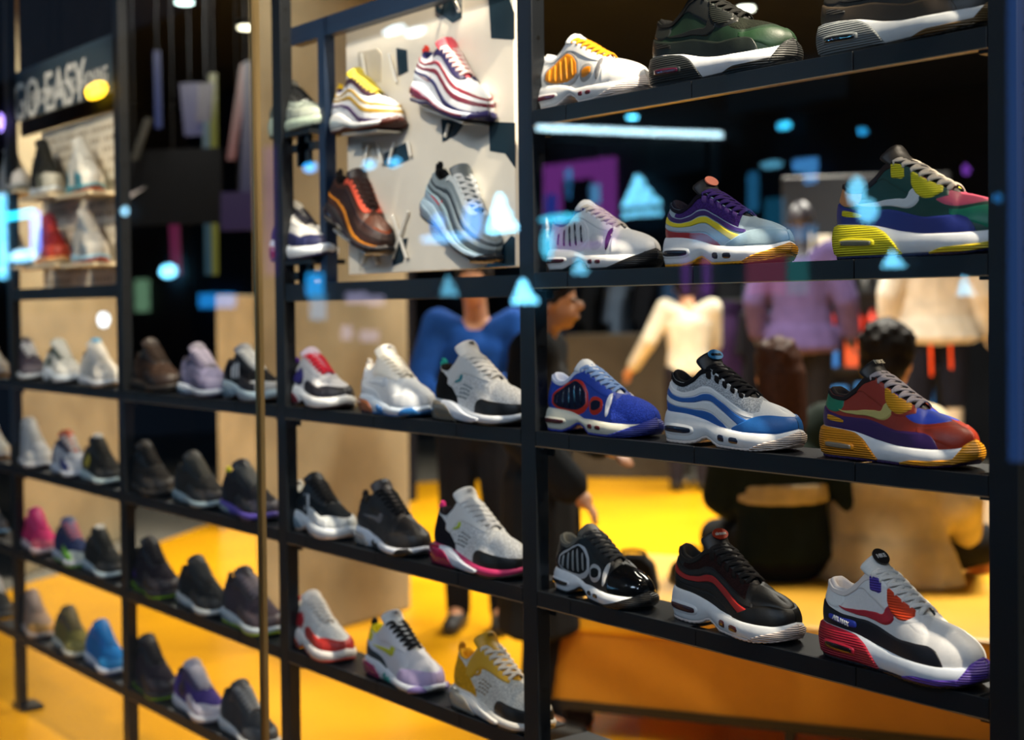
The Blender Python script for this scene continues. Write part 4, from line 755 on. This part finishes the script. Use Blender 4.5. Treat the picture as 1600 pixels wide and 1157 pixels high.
def person(loc, yaw, pose, label, skin='c98f68', top='202226', trousers='1a1a1e', hair='17110e', scale=1., coat=0., sleeve=.017, longhair=False, topk='cloth', shoe='151515', bulk=1., headyaw=0., group=None, hairbulk=1., stripes=None, shorts=False, skinkind='skin', bald=False, name='person', cat='person'):
    root = empty(name, loc, (0, 0, math.radians(yaw))); root.scale = (scale,)*3; tag(root, label, cat, group)
    J = {k: Vector(v) for k, v in pose.items()}; c = lambda a, b, ra, rb: ('c', J[a], J[b], ra, rb); HR = Matrix.Rotation(math.radians(headyaw), 3, 'Z')
    def h(v): return J['head']+HR@Vector(v)
    st = [('c', J['pelvis'], J['waist'], (.145*bulk,.10,.09), (.125*bulk,.088,.09)), ('c', J['waist'], J['chest'], (.125*bulk,.088,.09), (.155*bulk,.10,.10)), ('c', J['chest'], J['neck']+Vector((0,0,-.05)), (.155*bulk,.10,.09), (.07,.06,.05)),
        ('c', J['neck']+Vector((0,0,-.04)), h((0,-.01,-.05)), .056, .052), ('e', h((0,-.008,.02)), (.074,.092,.095)), ('e', h((0,.022,-.045)), (.056,.066,.062)), ('e', h((0,.05,-.085)), (.026,.026,.02)),
        ('e', h((0,.098,-.022)), (.012,.018,.02)), ('e', h((0,.090,-.062)), (.022,.010,.008)), ('e', h((-.075,-.005,-.02)), (.010,.018,.030)), ('e', h((.075,-.005,-.02)), (.010,.018,.030))]
    for s in 'LR':
        sg = -1 if s == 'L' else 1
        st += [c('sh'+s, 'el'+s, .055, .042), c('el'+s, 'wr'+s, .042, .028), ('c', J['chest']+Vector((sg*.08, 0, .08)), J['sh'+s], .07, .055), c('hip'+s, 'knee'+s, .088, .058), c('knee'+s, 'ank'+s, .056, .036), c('ank'+s, 'toe'+s, .038, .03)]
        d = (J['wr'+s]-J['el'+s]).normalized(); side = d.cross(Vector((0, 0, 1))) if abs(d.z) < .9 else Vector((0, 1, 0)); side = side.normalized(); up_ = side.cross(d)
        w0 = J['wr'+s]; palm = w0+d*.055; st += [('c', w0, palm, (.026,.026,.026), (.030,.030,.030))]
        for k in range(4):
            o = side*(-.027+.018*k); ln = (.066, .074, .070, .056)[k]; a = w0+d*.078+o; b = a+d*ln*.5-up_*.006; e = b+(d*.75-up_*.6).normalized()*ln*.5
            st += [('c', w0+d*.04+o*.9, a, .0105, .0095), ('c', a, b, .0095, .0085), ('c', b, e, .0085, .0072)]
        a = w0+d*.02-side*.026; b = a+(d*.7-side*.7).normalized()*.038; e = b+(d*.9-side*.2-up_*.2).normalized()*.030
        st += [('c', a, b, .012, .0105), ('c', b, e, .0105, .0085)]
    blend('body', st, mat(skin, skinkind), root, .0085, 3)
    # clothing
    k = 1.0
    tp = [('c', J['pelvis']+Vector((0,0,-.02)), J['waist'], (.168*bulk,.128,.07), (.150*bulk,.115,.09)), ('c', J['waist'], J['chest'], (.150*bulk,.115,.09), (.178*bulk,.125,.10)), ('c', J['chest'], J['neck']+Vector((0,0,-.075)), (.178*bulk,.125,.08), (.085,.075,.03))]
    for s in 'LR':
        sg = -1 if s == 'L' else 1; w = J['el'+s].lerp(J['wr'+s], .93)
        tp += [c('sh'+s, 'el'+s, .058+sleeve, .046+sleeve), ('c', J['el'+s], w, .046+sleeve, .032+sleeve), ('c', J['chest']+Vector((sg*.09, 0, .07)), J['sh'+s], .085, .06+sleeve)]
    if coat: tp += [('c', J['pelvis'], J['pelvis']+Vector((0, .0, -coat)), (.175*bulk,.14,.08), (.20*bulk,.165,.05))]
    blend('top', tp, mat(top, topk), root, .011, 6)
    if stripes:
        z = J['chest'].z
        blend('pale_stripe', [('c', J['waist']+Vector((0,0,.03)), J['waist']+Vector((0,0,.10)), (.156*bulk,.122,.012), (.158*bulk,.124,.012))], mat(stripes, 'cloth'), root, .011, 2)
    tr = [('e', J['pelvis']+Vector((0, 0, -.02)), (.158*bulk,.118,.12))]
    for s in 'LR':
        tr += [c('hip'+s, 'knee'+s, .104, .078)]
        if not shorts: tr += [c('knee'+s, 'ank'+s, .076, .058)]
    blend('trousers' if not shorts else 'shorts', tr, mat(trousers, 'cloth'), root, .011, 5)
    for s in 'LR':
        a, t = J['ank'+s], J['toe'+s]; blend('shoe', [('c', a+Vector((0,-.01,-.03)), t, .05, .042), ('c', a, a+Vector((0,0,-.04)), .048, .052)], mat(shoe, 'leather'), root, .009, 3)
    if not bald:
        hb = hairbulk; hs_ = [('e', h((0,-.022,.045)), (.086*hb,.100*hb,.090*hb)), ('e', h((0,-.055,-.01)), (.078*hb,.062*hb,.082*hb)), ('e', h((0,.055,.085)), (.062,.04,.03)), ('e', h((-.066,-.02,.01)), (.022,.045,.05)), ('e', h((.066,-.02,.01)), (.022,.045,.05))]
        for q in range(26): a = rng.rand()*6.28; e = .2+rng.rand()*1.1; hs_.append(('e', h((.078*hb*math.cos(a)*math.sin(e), -.025+.092*hb*math.sin(a)*math.sin(e), .045+.085*hb*math.cos(e))), (.018,.018,.014)))
        if longhair: hs_ += [('c', h((0,-.06,-.0)), h((0,-.10,-.34)), (.098,.07,.06), (.095,.045,.06))]
        blend('hair', hs_, mat(hair, 'hair'), root, .008, 2)
    for sg in (-1, 1):
        mb = MB(); mb.ell(h((sg*.030, .080, -.002)), (.011, .009, .008)); mb.build('eye', mat('221612', 'gloss'), root, smooth=True)
    return root
def flo(px, py): p = at(px, py, 2, 0); return (p[0], p[1], 0)
def locd(px, dep):      # floor point at camera depth dep below image column px
    v = atd(px, 500, dep); return (v[0], v[1], 0)
# yaw: 0 faces into the shop (+y); viewing direction is about 38 degrees towards -x
P = dict(STAND, elL=(-.24,.08,1.16), wrL=(-.16,.28,1.12), elR=(.25,.10,1.12), wrR=(.10,.26,1.05), head=(0,.06,1.58))
person(locd(744, 6.4), 50+175, P, 'person in a bright blue hooded jacket with pale cords, seen through the rack', top='1c4a94', trousers='141418', scale=.99, sleeve=.022, bulk=1.1, shoe='1c1a1a', topk='cloth')
P = dict(STAND, head=(0,.05,1.58), elR=(.24,-.04,1.12), wrR=(.26,.14,.93), wrL=(-.10,.22,1.05), elL=(-.27,.0,1.15))
person(locd(842, 4.8), 50-95, P, 'person in a long black coat in profile behind the middle post', top='17181a', trousers='101012', scale=.935, coat=.52, sleeve=.035, bulk=1.5, hair='1a100c', hairbulk=1.06, skin='c89474')
P = dict(STAND, elL=(-.30,-.02,1.16), wrL=(-.42,.10,.95), elR=(.20,.12,1.12), wrR=(.0,.26,1.05), head=(-.02,.10,1.56), neck=(0,.03,1.43))
person(flo(1078, 768), 50, P, 'person in a white long-sleeved shirt and dark trousers, back turned', top='d2cab6', trousers='201c22', scale=1.03, sleeve=.022, bulk=1.08)
BZ = .45
def bench_pt(px, py): p = at(px, py, 2, BZ); return (p[0], p[1], BZ)
q = bench_pt(1222, 905); SITL = dict(SIT, elR=(.26,-.04,.33), wrR=(.34,-.10,.10))
person((q[0], q[1], BZ), 50+10, SITL, 'person with long brown hair and dark coat with pale band seated on the bench', top='16201a', trousers='141416', hair='3a2014', longhair=True, scale=.96, sleeve=.03, bulk=1.2, stripes='c8b898', hairbulk=1.05)
q = bench_pt(1380, 905); SITR = dict(SIT, shL=(-.15,.02,.53), shR=(.15,.02,.53), chest=(0,0,.42), neck=(0,.02,.61), head=(0,.06,.775), kneeL=(-.12,.40,.09), kneeR=(.20,.40,.09), elR=(.27,.02,.30), wrR=(.20,.22,.16), wrL=(-.12,.26,.2))
person((q[0], q[1], BZ), 50-38, SITR, 'person in a loose beige overshirt and black shorts seated on the yellow bench', top='c9b896', trousers='17171a', hair='16110e', scale=1.03, sleeve=.04, bulk=1.6, shorts=True, coat=.10, hairbulk=1.15)
# two mannequins on the plinth
def vdep(px, dep, z): v = locd(px, dep); return (v[0], v[1], z)
P = dict(STAND, elL=(-.27,-.03,1.12), elR=(.27,-.03,1.12), wrL=(-.27,.05,.92), wrR=(.28,.05,.92))
mq = person(vdep(1464, 8.7, .36), 50-10, P, 'mannequin in a cream jacket and navy shorts with orange cords on the pale plinth', skin='cfc0a8', top='d0c8b8', trousers='161824', scale=1.03, sleeve=.035, bulk=1.35, shorts=True, coat=.08, bald=True, skinkind='paint', name='mannequin', cat='mannequin', shoe='cfc0a8', group=None)
for dx, l in ((-.05, .18), (.06, .14)): mb = MB(); mb.tube([(dx, -.19, .82), (dx+.004, -.20, .82-l)], .009, 6); mb.build('cord', mat('f0501c', 'cloth'), mq)
mq = person(vdep(1252, 8.5, .36), 50-20, P, 'mannequin in a mauve sweater and black trousers left of the merchandise wall', skin='2a2830', top='4c4068', trousers='131216', scale=1.0, sleeve=.03, bulk=1.2, coat=.1, bald=True, skinkind='paint', name='mannequin', cat='mannequin', shoe='1a1a1e')

# ---------------------------------------------------------------- bench
a = np.array(bench_pt(850, 949)[:2]); b = np.array(bench_pt(1500, 998)[:2]); d = (b-a)/np.linalg.norm(b-a); n = np.array([-d[1], d[0]]); n = n if n[1] > 0 else -n; e = a+d*2.35
t = empty('bench', (a[0], a[1], 0), (0, 0, math.atan2(d[1], d[0])))
mb = MB(); mb.box((-.02, 0, .37), (2.4, 1.12, .45)); mb.build('cushion', mat('dca018', 'leather'), t, bevel=.02)
mb = MB(); mb.box((0, .02, .14), (2.38, .05, .37)); mb.box((0, 1.05, .14), (2.38, 1.08, .37)); mb.build('apron', mat('b8781c', 'paint'), t)
mb = MB(); mb.box((0, .01, .11), (2.38, .06, .14)); mb.box((0, 1.04, .11), (2.38, 1.09, .14)); mb.build('frame', DK, t)
for x in (.03, .8, 1.6, 2.33):
    for y in (.02, 1.05): mb = MB(); mb.box((x, y, 0), (x+.03, y+.03, .11)); mb.build('leg', DK, t)
tag(t, 'long low yellow bench with padded top and black legs', 'bench')
# black bag and shoe on the bench behind the glossy shoe
r, s = make('run', dict(base='141414', heel='101010', toe='181818', stay='101010', mid='1c1c1c', out='101010', tongue='141414', lace='1c1c1c'), .30, .5)
q = bench_pt(1075, 915); r.location = (q[0], q[1], BZ+.002); r.rotation_euler = (0, 0, math.radians(150)); tag(r, 'plain black shoe lying on the yellow bench', 'shoe')
t = empty('bag', bench_pt(990, 935), (0, 0, .6)); t.scale = (.75,)*3; mb = MB(); mb.prism([(-.10,0),(.10,0),(.115,.05),(.095,.16),(.05,.20),(-.05,.20),(-.095,.16),(-.115,.05)], -.05, .05, 'y'); mb.build('pouch', mat('131313', 'cloth'), t, bevel=.015)
mb = MB(); mb.tube([(-.06, 0, .195), (-.05, .0, .215), (0, .0, .222), (.05, 0, .215), (.06, 0, .195)], .008); mb.build('strap', mat('1c1c1c', 'cloth'), t)
tag(t, 'small black bag standing on the yellow bench', 'bag')

# ---------------------------------------------------------------- deeper in the shop
def wbox(px, dep, w, dpt, z0, z1, name, material, par=None, yaw=-38, bev=.01):
    v = atd(px, 500, dep); o = empty('x', (v[0], v[1], 0), (0, 0, math.radians(-yaw))) if False else None
    R = Matrix.Translation((v[0], v[1], 0))@Matrix.Rotation(math.radians(38), 4, 'Z')
    mb = MB(); mb.box((-w/2, 0, z0), (w/2, dpt, z1), R); return mb.build(name, material, par, bevel=bev), R
o, R = wbox(972, 12.0, 1.0, .5, 0, 1.22, 'counter', mat('4c463c', 'wall')); tag(o, 'grey-brown counter behind the person in the white shirt', 'counter')
o, R = wbox(1392, 8.35, 1.75, .75, 0, .35, 'plinth', mat('b8b0a0', 'paint')); tag(o, 'low pale plinth carrying the two mannequins behind the bench', 'plinth')
t = empty('merchandise_wall'); 
o, R = wbox(1352, 10.4, 1.2, .08, 0, 2.4, 'back_board', mat('17181c', 'paint'), t)
for z in (.7, 1.0, 1.25, 1.55, 1.85):
    mb = MB(); mb.box((-.55, -.22, z-.02), (.55, 0, z), R); mb.build('shelf', DK, t)
tag(t, 'black merchandise wall unit with small shelves between the standing shoppers', 'shelving')
goods = [(1.25, .15, 'c8321c', 'red bottle', 'bottle', 10), (1.0, .20, None, 'folded item', 'item', 6), (1.55, .14, '3a3a3a', 'dark bottle', 'bottle', 9), (1.85, .12, 'c8c0b0', 'pale box', 'box', 7), (.7, .18, '2a70b8', 'blue box', 'box', 5)]
cols = ['d8c818', '2a6ab8', 'c8502c', '58a0d0', 'c8c8c0', 'd8c818']
for z, h_, colr, nm, ct, n_ in goods:
    for i in range(n_):
        x = -.5+1.0*(i+.5)/n_; cc = colr or cols[i % 6]; mb = MB(); hh = h_*(.85+.3*rng.rand())
        if ct == 'bottle':
            p0 = R@Vector((x, -.12, z)); 
            mb.tube([p0, p0+Vector((0,0,hh*.1)), p0+Vector((0,0,hh*.7)), p0+Vector((0,0,hh*.85)), p0+Vector((0,0,hh))], [.034, .036, .036, .016, .016], 12); nme = 'bottle'
        else: mb.box((x-.36/n_, -.18, z), (x+.36/n_, -.04, z+hh), R); nme = 'storage_box' if ct == 'box' else 'folded_shirt'
        o = mb.build(nme, mat(cc, 'paint'), bevel=.006 if ct != 'bottle' else 0, smooth=(ct == 'bottle'))
        ordn = ['first', 'second', 'third', 'fourth', 'fifth', 'sixth', 'seventh', 'eighth', 'ninth', 'tenth'][i]
        tag(o, '%s on the black merchandise wall, %s from the left of its row' % (nm, ordn) if ct != 'item' else {'d8c818': 'yellow', '2a6ab8': 'blue', 'c8502c': 'orange', '58a0d0': 'sky blue', 'c8c8c0': 'pale grey'}[cc]+' folded shirt on the merchandise wall, %s from the left' % ordn, ct if ct != 'item' else 'shirt', nm+' row on the merchandise wall')
# clothes rails with dark garments
def garment(M, w, h_, colr, lab, grp):
    t = MB(); ys = .035
    poly = [(-w*.28, 0), (w*.28, 0), (w*.5, -h_*.10), (w*.62, -h_*.55), (w*.48, -h_*.58), (w*.42, -h_*.25), (w*.44, -h_), (-w*.44, -h_), (-w*.42, -h_*.25), (-w*.48, -h_*.58), (-w*.62, -h_*.55), (-w*.5, -h_*.10)]
    t.prism(poly, -ys, ys, 'y', M); o = t.build('hanging_shirt', mat(colr, 'cloth'), bevel=.015); tag(o, lab, 'shirt', grp); return o
def rail(px, dep, zr, w, colors, lab, grp, names):
    v = atd(px, 500, dep); R = Matrix.Translation((v[0], v[1], 0))@Matrix.Rotation(math.radians(38), 4, 'Z'); t = empty('clothes_rail')
    mb = MB(); mb.cyl(R@Vector((-w/2, 0, zr+.04)), R@Vector((w/2, 0, zr+.04)), .015, 10); mb.build('bar', DK, t)
    for sg in (-1, 1): mb = MB(); mb.cyl(R@Vector((sg*w/2, 0, 0)), R@Vector((sg*w/2, 0, zr+.04)), .015, 10); mb.build('leg', DK, t)
    tag(t, lab, 'clothes rail')
    for i, cc in enumerate(colors):
        x = -w/2+w*(i+.5)/len(colors); M = R@Matrix.Translation((x, 0, zr))@Matrix.Rotation(math.radians(50), 4, 'Z'); garment(M, .42, .7, cc, names[i], grp)
rail(1040, 13.0, 1.7, 2.0, ['1c2a4a', '16181c', '5a6a80', '101218', '203a5a', '2a1c3a', '14161a', '3c4858'], 'clothes rail with dark shirts beyond the white-shirted person', 'shirts on the far rail',
     ['%s shirt hanging on the far clothes rail' % s for s in ('navy', 'black', 'slate', 'near-black', 'steel blue', 'plum', 'charcoal', 'grey-blue')])
rail(1165, 11.4, 1.45, .9, ['2a1c3a', '45305e', '1c1c24', '22303c'], 'short clothes rail left of the mauve sweater', 'shirts on the short rail', ['%s shirt hanging on the short rail beside the mauve sweater' % s for s in ('plum', 'violet', 'black', 'teal-grey')])
# dark screens and banners in the dark bay
v = [at(*q_, 1, 6.5) for q_ in ((190, 600),)]
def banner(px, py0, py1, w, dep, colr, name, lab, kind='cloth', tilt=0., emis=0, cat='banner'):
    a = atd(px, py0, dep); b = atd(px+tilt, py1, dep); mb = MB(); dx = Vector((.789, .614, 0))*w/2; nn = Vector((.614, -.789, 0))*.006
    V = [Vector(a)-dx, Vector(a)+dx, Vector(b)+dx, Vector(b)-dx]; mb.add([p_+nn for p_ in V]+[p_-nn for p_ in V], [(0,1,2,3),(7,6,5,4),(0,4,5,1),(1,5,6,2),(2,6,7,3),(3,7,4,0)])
    o = mb.build(name, emit(colr, emis*.35) if emis else mat(colr, kind)); tag(o, lab, cat, 'coloured banners in the dark bay')  # cloth glows faintly: light put into the banner colour
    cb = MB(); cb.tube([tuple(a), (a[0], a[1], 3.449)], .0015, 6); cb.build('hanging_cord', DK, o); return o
mb = MB(); mb.box((-12.5, 5.9, 0), (-8.9, 6.0, 3.4), Matrix.Identity(4)); o = mb.build('partition', mat('090b14', 'wall')); tag(o, 'dark partition wall behind the coloured banners', 'partition')
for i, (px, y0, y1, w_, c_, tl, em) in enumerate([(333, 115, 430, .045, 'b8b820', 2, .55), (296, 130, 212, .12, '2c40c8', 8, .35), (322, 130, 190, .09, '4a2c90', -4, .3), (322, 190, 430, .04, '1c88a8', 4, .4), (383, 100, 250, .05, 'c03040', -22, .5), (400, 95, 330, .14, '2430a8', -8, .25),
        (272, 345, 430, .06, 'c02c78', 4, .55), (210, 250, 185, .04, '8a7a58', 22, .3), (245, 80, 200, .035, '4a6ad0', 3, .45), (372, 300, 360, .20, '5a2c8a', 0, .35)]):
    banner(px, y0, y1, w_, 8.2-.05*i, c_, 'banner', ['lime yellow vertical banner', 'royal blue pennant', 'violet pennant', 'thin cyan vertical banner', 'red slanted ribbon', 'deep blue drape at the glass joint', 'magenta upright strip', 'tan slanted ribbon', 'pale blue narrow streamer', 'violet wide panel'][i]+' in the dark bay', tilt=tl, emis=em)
t = empty('shop_sign'); v = atd(242, 292, 7.89)
text('特訓', 'sign_lettering', emit('c0c8dc', .35), frame(v, (.789, .614, 0), (0, 0, 1), .13), t, .015)  # lettering given a glow of its own where little light reaches
M = frame(atd(206, 302, 7.9), (.789, .614, 0), (0, 0, 1), .09); mb = MB()
mb.prism([(-.9,.05),(-.62,-.28),(-.4,-.33),(-.1,-.26),(.95,.35),(-.15,-.05),(-.45,-.10),(-.62,-.02),(-.72,.12)], -.02, .02, 'z', M); mb.build('sign_mark', mat('e8e8ee', 'paint'), t)
mb = MB(); mb.box((-2., -2.0, -.1), (6.0, 2.6, -.04), M); mb.build('board', mat('05060a', 'cloth'), t)
tag(t, 'small dark sign with a tick-like mark and pale lettering in the dark bay', 'sign')
# ceiling downlights
for px, py, dep, c_ in ((1165, 8, 7.5, 'ffffe6'), (385, 38, 9, 'fff4d0'), (288, -2, 8, 'd8f4e8'), (988, 180, 13.5, '60d8ff')):
    v = atd(px, py, dep)
    r = (3.43-1.45)/(v[2]-1.45) if v[2] > 1.5 else 1; v = CAM+(v-CAM)*min(r, 1.6); t = empty('downlight', tuple(v))
    mb = MB(); mb.tube([(0,0,.02), (0,0,-.02)], .07, 20); mb.build('housing', DK, t)
    mb = MB(); mb.tube([(0,0,-.02), (0,0,-.028)], .055, 20); mb.build('lens', emit(c_, 8), t)
    tag(t, 'round ceiling downlight '+{1165: 'above the black and green sneaker', 385: 'beside the top of the glass joint', 288: 'at the top edge above the dark bay', 988: 'far back under the top shelf'}[px], 'lamp', 'ceiling downlights')

# ---------------------------------------------------------------- the shop across the street, mirrored in the window
VY = 2*YG                                                         # mirror about the glass: y -> 2*YG - y
FY = -7.4                                                         # facade plane across the street
mb = MB(); mb.box((-34, FY-.3, -.1), (2, FY-.1, 6.5)); tag(mb.build('wall_street', mat('20262e', 'wall')), kind='structure')
def fac(px, py):                                                  # the facade point whose reflection shows at (px, py)
    p = at(px, py, 1, VY-FY); return np.array([p[0], FY, p[2]])
def px_size(px, py, n): a = fac(px, py); b = fac(px+n, py); return abs(b[0]-a[0])
def px_h(px, py, n): a = fac(px, py); b = fac(px, py+n); return abs(b[2]-a[2])
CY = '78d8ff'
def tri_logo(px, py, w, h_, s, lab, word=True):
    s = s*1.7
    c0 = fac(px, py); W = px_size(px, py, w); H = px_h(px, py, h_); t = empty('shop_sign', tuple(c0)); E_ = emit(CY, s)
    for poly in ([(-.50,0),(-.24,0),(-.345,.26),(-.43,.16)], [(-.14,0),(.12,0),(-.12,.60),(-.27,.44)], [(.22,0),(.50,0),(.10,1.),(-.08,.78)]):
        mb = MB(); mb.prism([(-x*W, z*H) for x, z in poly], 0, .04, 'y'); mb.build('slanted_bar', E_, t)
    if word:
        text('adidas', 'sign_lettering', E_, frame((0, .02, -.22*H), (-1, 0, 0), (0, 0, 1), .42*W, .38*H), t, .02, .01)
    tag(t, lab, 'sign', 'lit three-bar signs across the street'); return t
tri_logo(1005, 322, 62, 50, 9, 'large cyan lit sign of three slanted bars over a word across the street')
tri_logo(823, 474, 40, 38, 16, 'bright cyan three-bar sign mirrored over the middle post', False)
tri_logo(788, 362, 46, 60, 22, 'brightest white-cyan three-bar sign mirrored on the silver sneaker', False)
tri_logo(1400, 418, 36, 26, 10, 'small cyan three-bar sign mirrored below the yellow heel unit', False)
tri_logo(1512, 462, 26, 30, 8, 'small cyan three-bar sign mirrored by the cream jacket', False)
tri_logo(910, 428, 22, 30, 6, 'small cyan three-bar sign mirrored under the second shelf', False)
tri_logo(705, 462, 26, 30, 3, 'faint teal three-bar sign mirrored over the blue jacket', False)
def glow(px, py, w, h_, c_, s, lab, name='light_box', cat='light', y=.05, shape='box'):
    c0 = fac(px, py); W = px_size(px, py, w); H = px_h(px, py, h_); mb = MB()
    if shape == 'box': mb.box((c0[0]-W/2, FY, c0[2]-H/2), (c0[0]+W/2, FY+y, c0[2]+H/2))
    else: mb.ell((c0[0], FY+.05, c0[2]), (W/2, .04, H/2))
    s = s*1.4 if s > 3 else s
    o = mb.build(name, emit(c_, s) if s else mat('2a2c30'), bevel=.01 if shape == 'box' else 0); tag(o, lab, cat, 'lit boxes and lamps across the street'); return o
a = fac(853, 201); b = fac(1138, 212); mb = MB(); mb.tube([a+np.array([0, .1, 0]), b+np.array([0, .1, 0])], .028, 10)
tag(mb.build('tube_light', emit('c8f2ff', 24)), 'long bluish-white tube light across the street', 'lamp', None)
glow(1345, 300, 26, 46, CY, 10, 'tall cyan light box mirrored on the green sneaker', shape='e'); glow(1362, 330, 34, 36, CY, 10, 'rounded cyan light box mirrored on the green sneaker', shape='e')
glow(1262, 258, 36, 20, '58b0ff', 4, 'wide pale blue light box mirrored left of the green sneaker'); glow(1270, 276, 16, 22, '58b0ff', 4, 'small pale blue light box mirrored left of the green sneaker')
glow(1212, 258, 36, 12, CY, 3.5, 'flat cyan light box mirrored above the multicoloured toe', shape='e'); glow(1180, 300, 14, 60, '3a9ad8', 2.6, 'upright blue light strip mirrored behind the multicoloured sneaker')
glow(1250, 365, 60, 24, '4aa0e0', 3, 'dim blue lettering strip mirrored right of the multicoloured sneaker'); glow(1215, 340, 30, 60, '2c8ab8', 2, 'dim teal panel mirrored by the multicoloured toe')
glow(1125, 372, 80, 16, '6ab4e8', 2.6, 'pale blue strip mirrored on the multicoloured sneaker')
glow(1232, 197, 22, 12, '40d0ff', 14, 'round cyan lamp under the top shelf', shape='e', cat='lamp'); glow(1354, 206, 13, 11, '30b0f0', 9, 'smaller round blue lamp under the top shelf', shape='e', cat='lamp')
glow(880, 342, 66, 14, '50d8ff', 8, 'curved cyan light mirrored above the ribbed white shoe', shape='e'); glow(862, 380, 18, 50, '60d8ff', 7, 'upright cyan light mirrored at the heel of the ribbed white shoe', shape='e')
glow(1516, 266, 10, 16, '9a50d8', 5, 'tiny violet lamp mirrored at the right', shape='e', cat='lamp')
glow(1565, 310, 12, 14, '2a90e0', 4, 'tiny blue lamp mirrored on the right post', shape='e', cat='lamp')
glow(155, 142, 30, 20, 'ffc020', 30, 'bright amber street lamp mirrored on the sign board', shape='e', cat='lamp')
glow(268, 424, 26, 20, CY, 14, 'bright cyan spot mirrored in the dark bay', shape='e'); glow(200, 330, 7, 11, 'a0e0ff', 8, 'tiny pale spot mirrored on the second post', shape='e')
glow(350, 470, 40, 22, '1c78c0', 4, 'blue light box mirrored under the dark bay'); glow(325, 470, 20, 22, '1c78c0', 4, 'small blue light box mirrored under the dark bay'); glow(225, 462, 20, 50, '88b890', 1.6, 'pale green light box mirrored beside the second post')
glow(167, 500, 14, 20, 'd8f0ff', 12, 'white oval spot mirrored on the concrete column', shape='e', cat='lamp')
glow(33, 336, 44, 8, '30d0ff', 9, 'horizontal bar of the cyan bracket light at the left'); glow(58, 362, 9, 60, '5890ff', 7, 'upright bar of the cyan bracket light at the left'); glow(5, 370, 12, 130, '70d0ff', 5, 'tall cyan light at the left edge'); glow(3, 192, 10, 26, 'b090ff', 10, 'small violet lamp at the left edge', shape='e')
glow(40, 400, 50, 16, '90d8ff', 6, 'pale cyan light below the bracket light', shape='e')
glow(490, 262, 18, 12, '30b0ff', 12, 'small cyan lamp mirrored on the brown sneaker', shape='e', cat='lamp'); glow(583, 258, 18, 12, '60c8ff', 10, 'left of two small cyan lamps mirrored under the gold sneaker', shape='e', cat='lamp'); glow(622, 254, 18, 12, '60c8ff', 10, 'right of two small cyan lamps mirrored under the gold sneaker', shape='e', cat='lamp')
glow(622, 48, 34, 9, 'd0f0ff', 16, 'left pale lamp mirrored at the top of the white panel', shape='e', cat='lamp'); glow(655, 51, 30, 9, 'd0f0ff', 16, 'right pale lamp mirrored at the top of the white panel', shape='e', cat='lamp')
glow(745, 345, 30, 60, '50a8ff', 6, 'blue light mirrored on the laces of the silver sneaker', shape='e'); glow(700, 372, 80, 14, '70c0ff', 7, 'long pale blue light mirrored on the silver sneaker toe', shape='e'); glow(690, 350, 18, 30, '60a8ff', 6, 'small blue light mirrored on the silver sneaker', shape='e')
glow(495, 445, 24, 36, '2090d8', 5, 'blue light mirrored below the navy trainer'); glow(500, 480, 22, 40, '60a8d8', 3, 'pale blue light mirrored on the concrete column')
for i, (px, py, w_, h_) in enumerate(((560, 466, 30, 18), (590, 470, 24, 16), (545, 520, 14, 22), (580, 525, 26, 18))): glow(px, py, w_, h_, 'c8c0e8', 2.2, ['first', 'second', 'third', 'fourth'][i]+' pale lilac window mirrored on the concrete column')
# purple screen
t = empty('screen'); c0 = fac(908, 320); W = px_size(908, 320, 118); H = px_h(908, 320, 135)
mb = MB(); mb.box((c0[0]-W/2, FY, c0[2]-H/2), (c0[0]+W/2, FY+.04, c0[2]+H/2)); mb.build('display', emit('b050c8', 2.6), t)
def spt(u, v_, w_, h_, c_, s, nm):
    x = c0[0]+(u-.5)*W; z = c0[2]+(v_-.5)*H; mb = MB(); mb.box((x-w_*W/2, FY+.04, z-h_*H/2), (x+w_*W/2, FY+.05, z+h_*H/2)); mb.build(nm, emit(c_, s), t)
spt(.5, .42, .42, .74, '101428', 1., 'dark_figure'); spt(.12, .4, .16, .5, '3c50c8', 3., 'blue_shape'); spt(.74, .6, .14, .22, '70c0ff', 4, 'pale_shape'); spt(.38, .75, .08, .35, '50b0ff', 4, 'pale_shape')
spt(.6, .2, .5, .3, '0c1020', 1., 'dark_figure')
tag(t, 'large violet video screen with dark figures across the street', 'screen')
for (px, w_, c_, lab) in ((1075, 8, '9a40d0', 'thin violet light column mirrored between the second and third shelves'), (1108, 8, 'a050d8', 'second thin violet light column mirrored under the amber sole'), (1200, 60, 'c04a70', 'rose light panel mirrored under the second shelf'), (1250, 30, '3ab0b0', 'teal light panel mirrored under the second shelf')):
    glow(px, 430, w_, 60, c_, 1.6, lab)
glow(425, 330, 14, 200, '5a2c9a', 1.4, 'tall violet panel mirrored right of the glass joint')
glow(822, 180, 20, 460, '2c4668', .8, 'tall dim blue pillar mirrored on the middle post'); glow(1592, 350, 24, 740, '3c70c8', 2.4, 'added blue glowing strip standing for blue light on the side of the right post')  # second one is added to lay blue light over the right post
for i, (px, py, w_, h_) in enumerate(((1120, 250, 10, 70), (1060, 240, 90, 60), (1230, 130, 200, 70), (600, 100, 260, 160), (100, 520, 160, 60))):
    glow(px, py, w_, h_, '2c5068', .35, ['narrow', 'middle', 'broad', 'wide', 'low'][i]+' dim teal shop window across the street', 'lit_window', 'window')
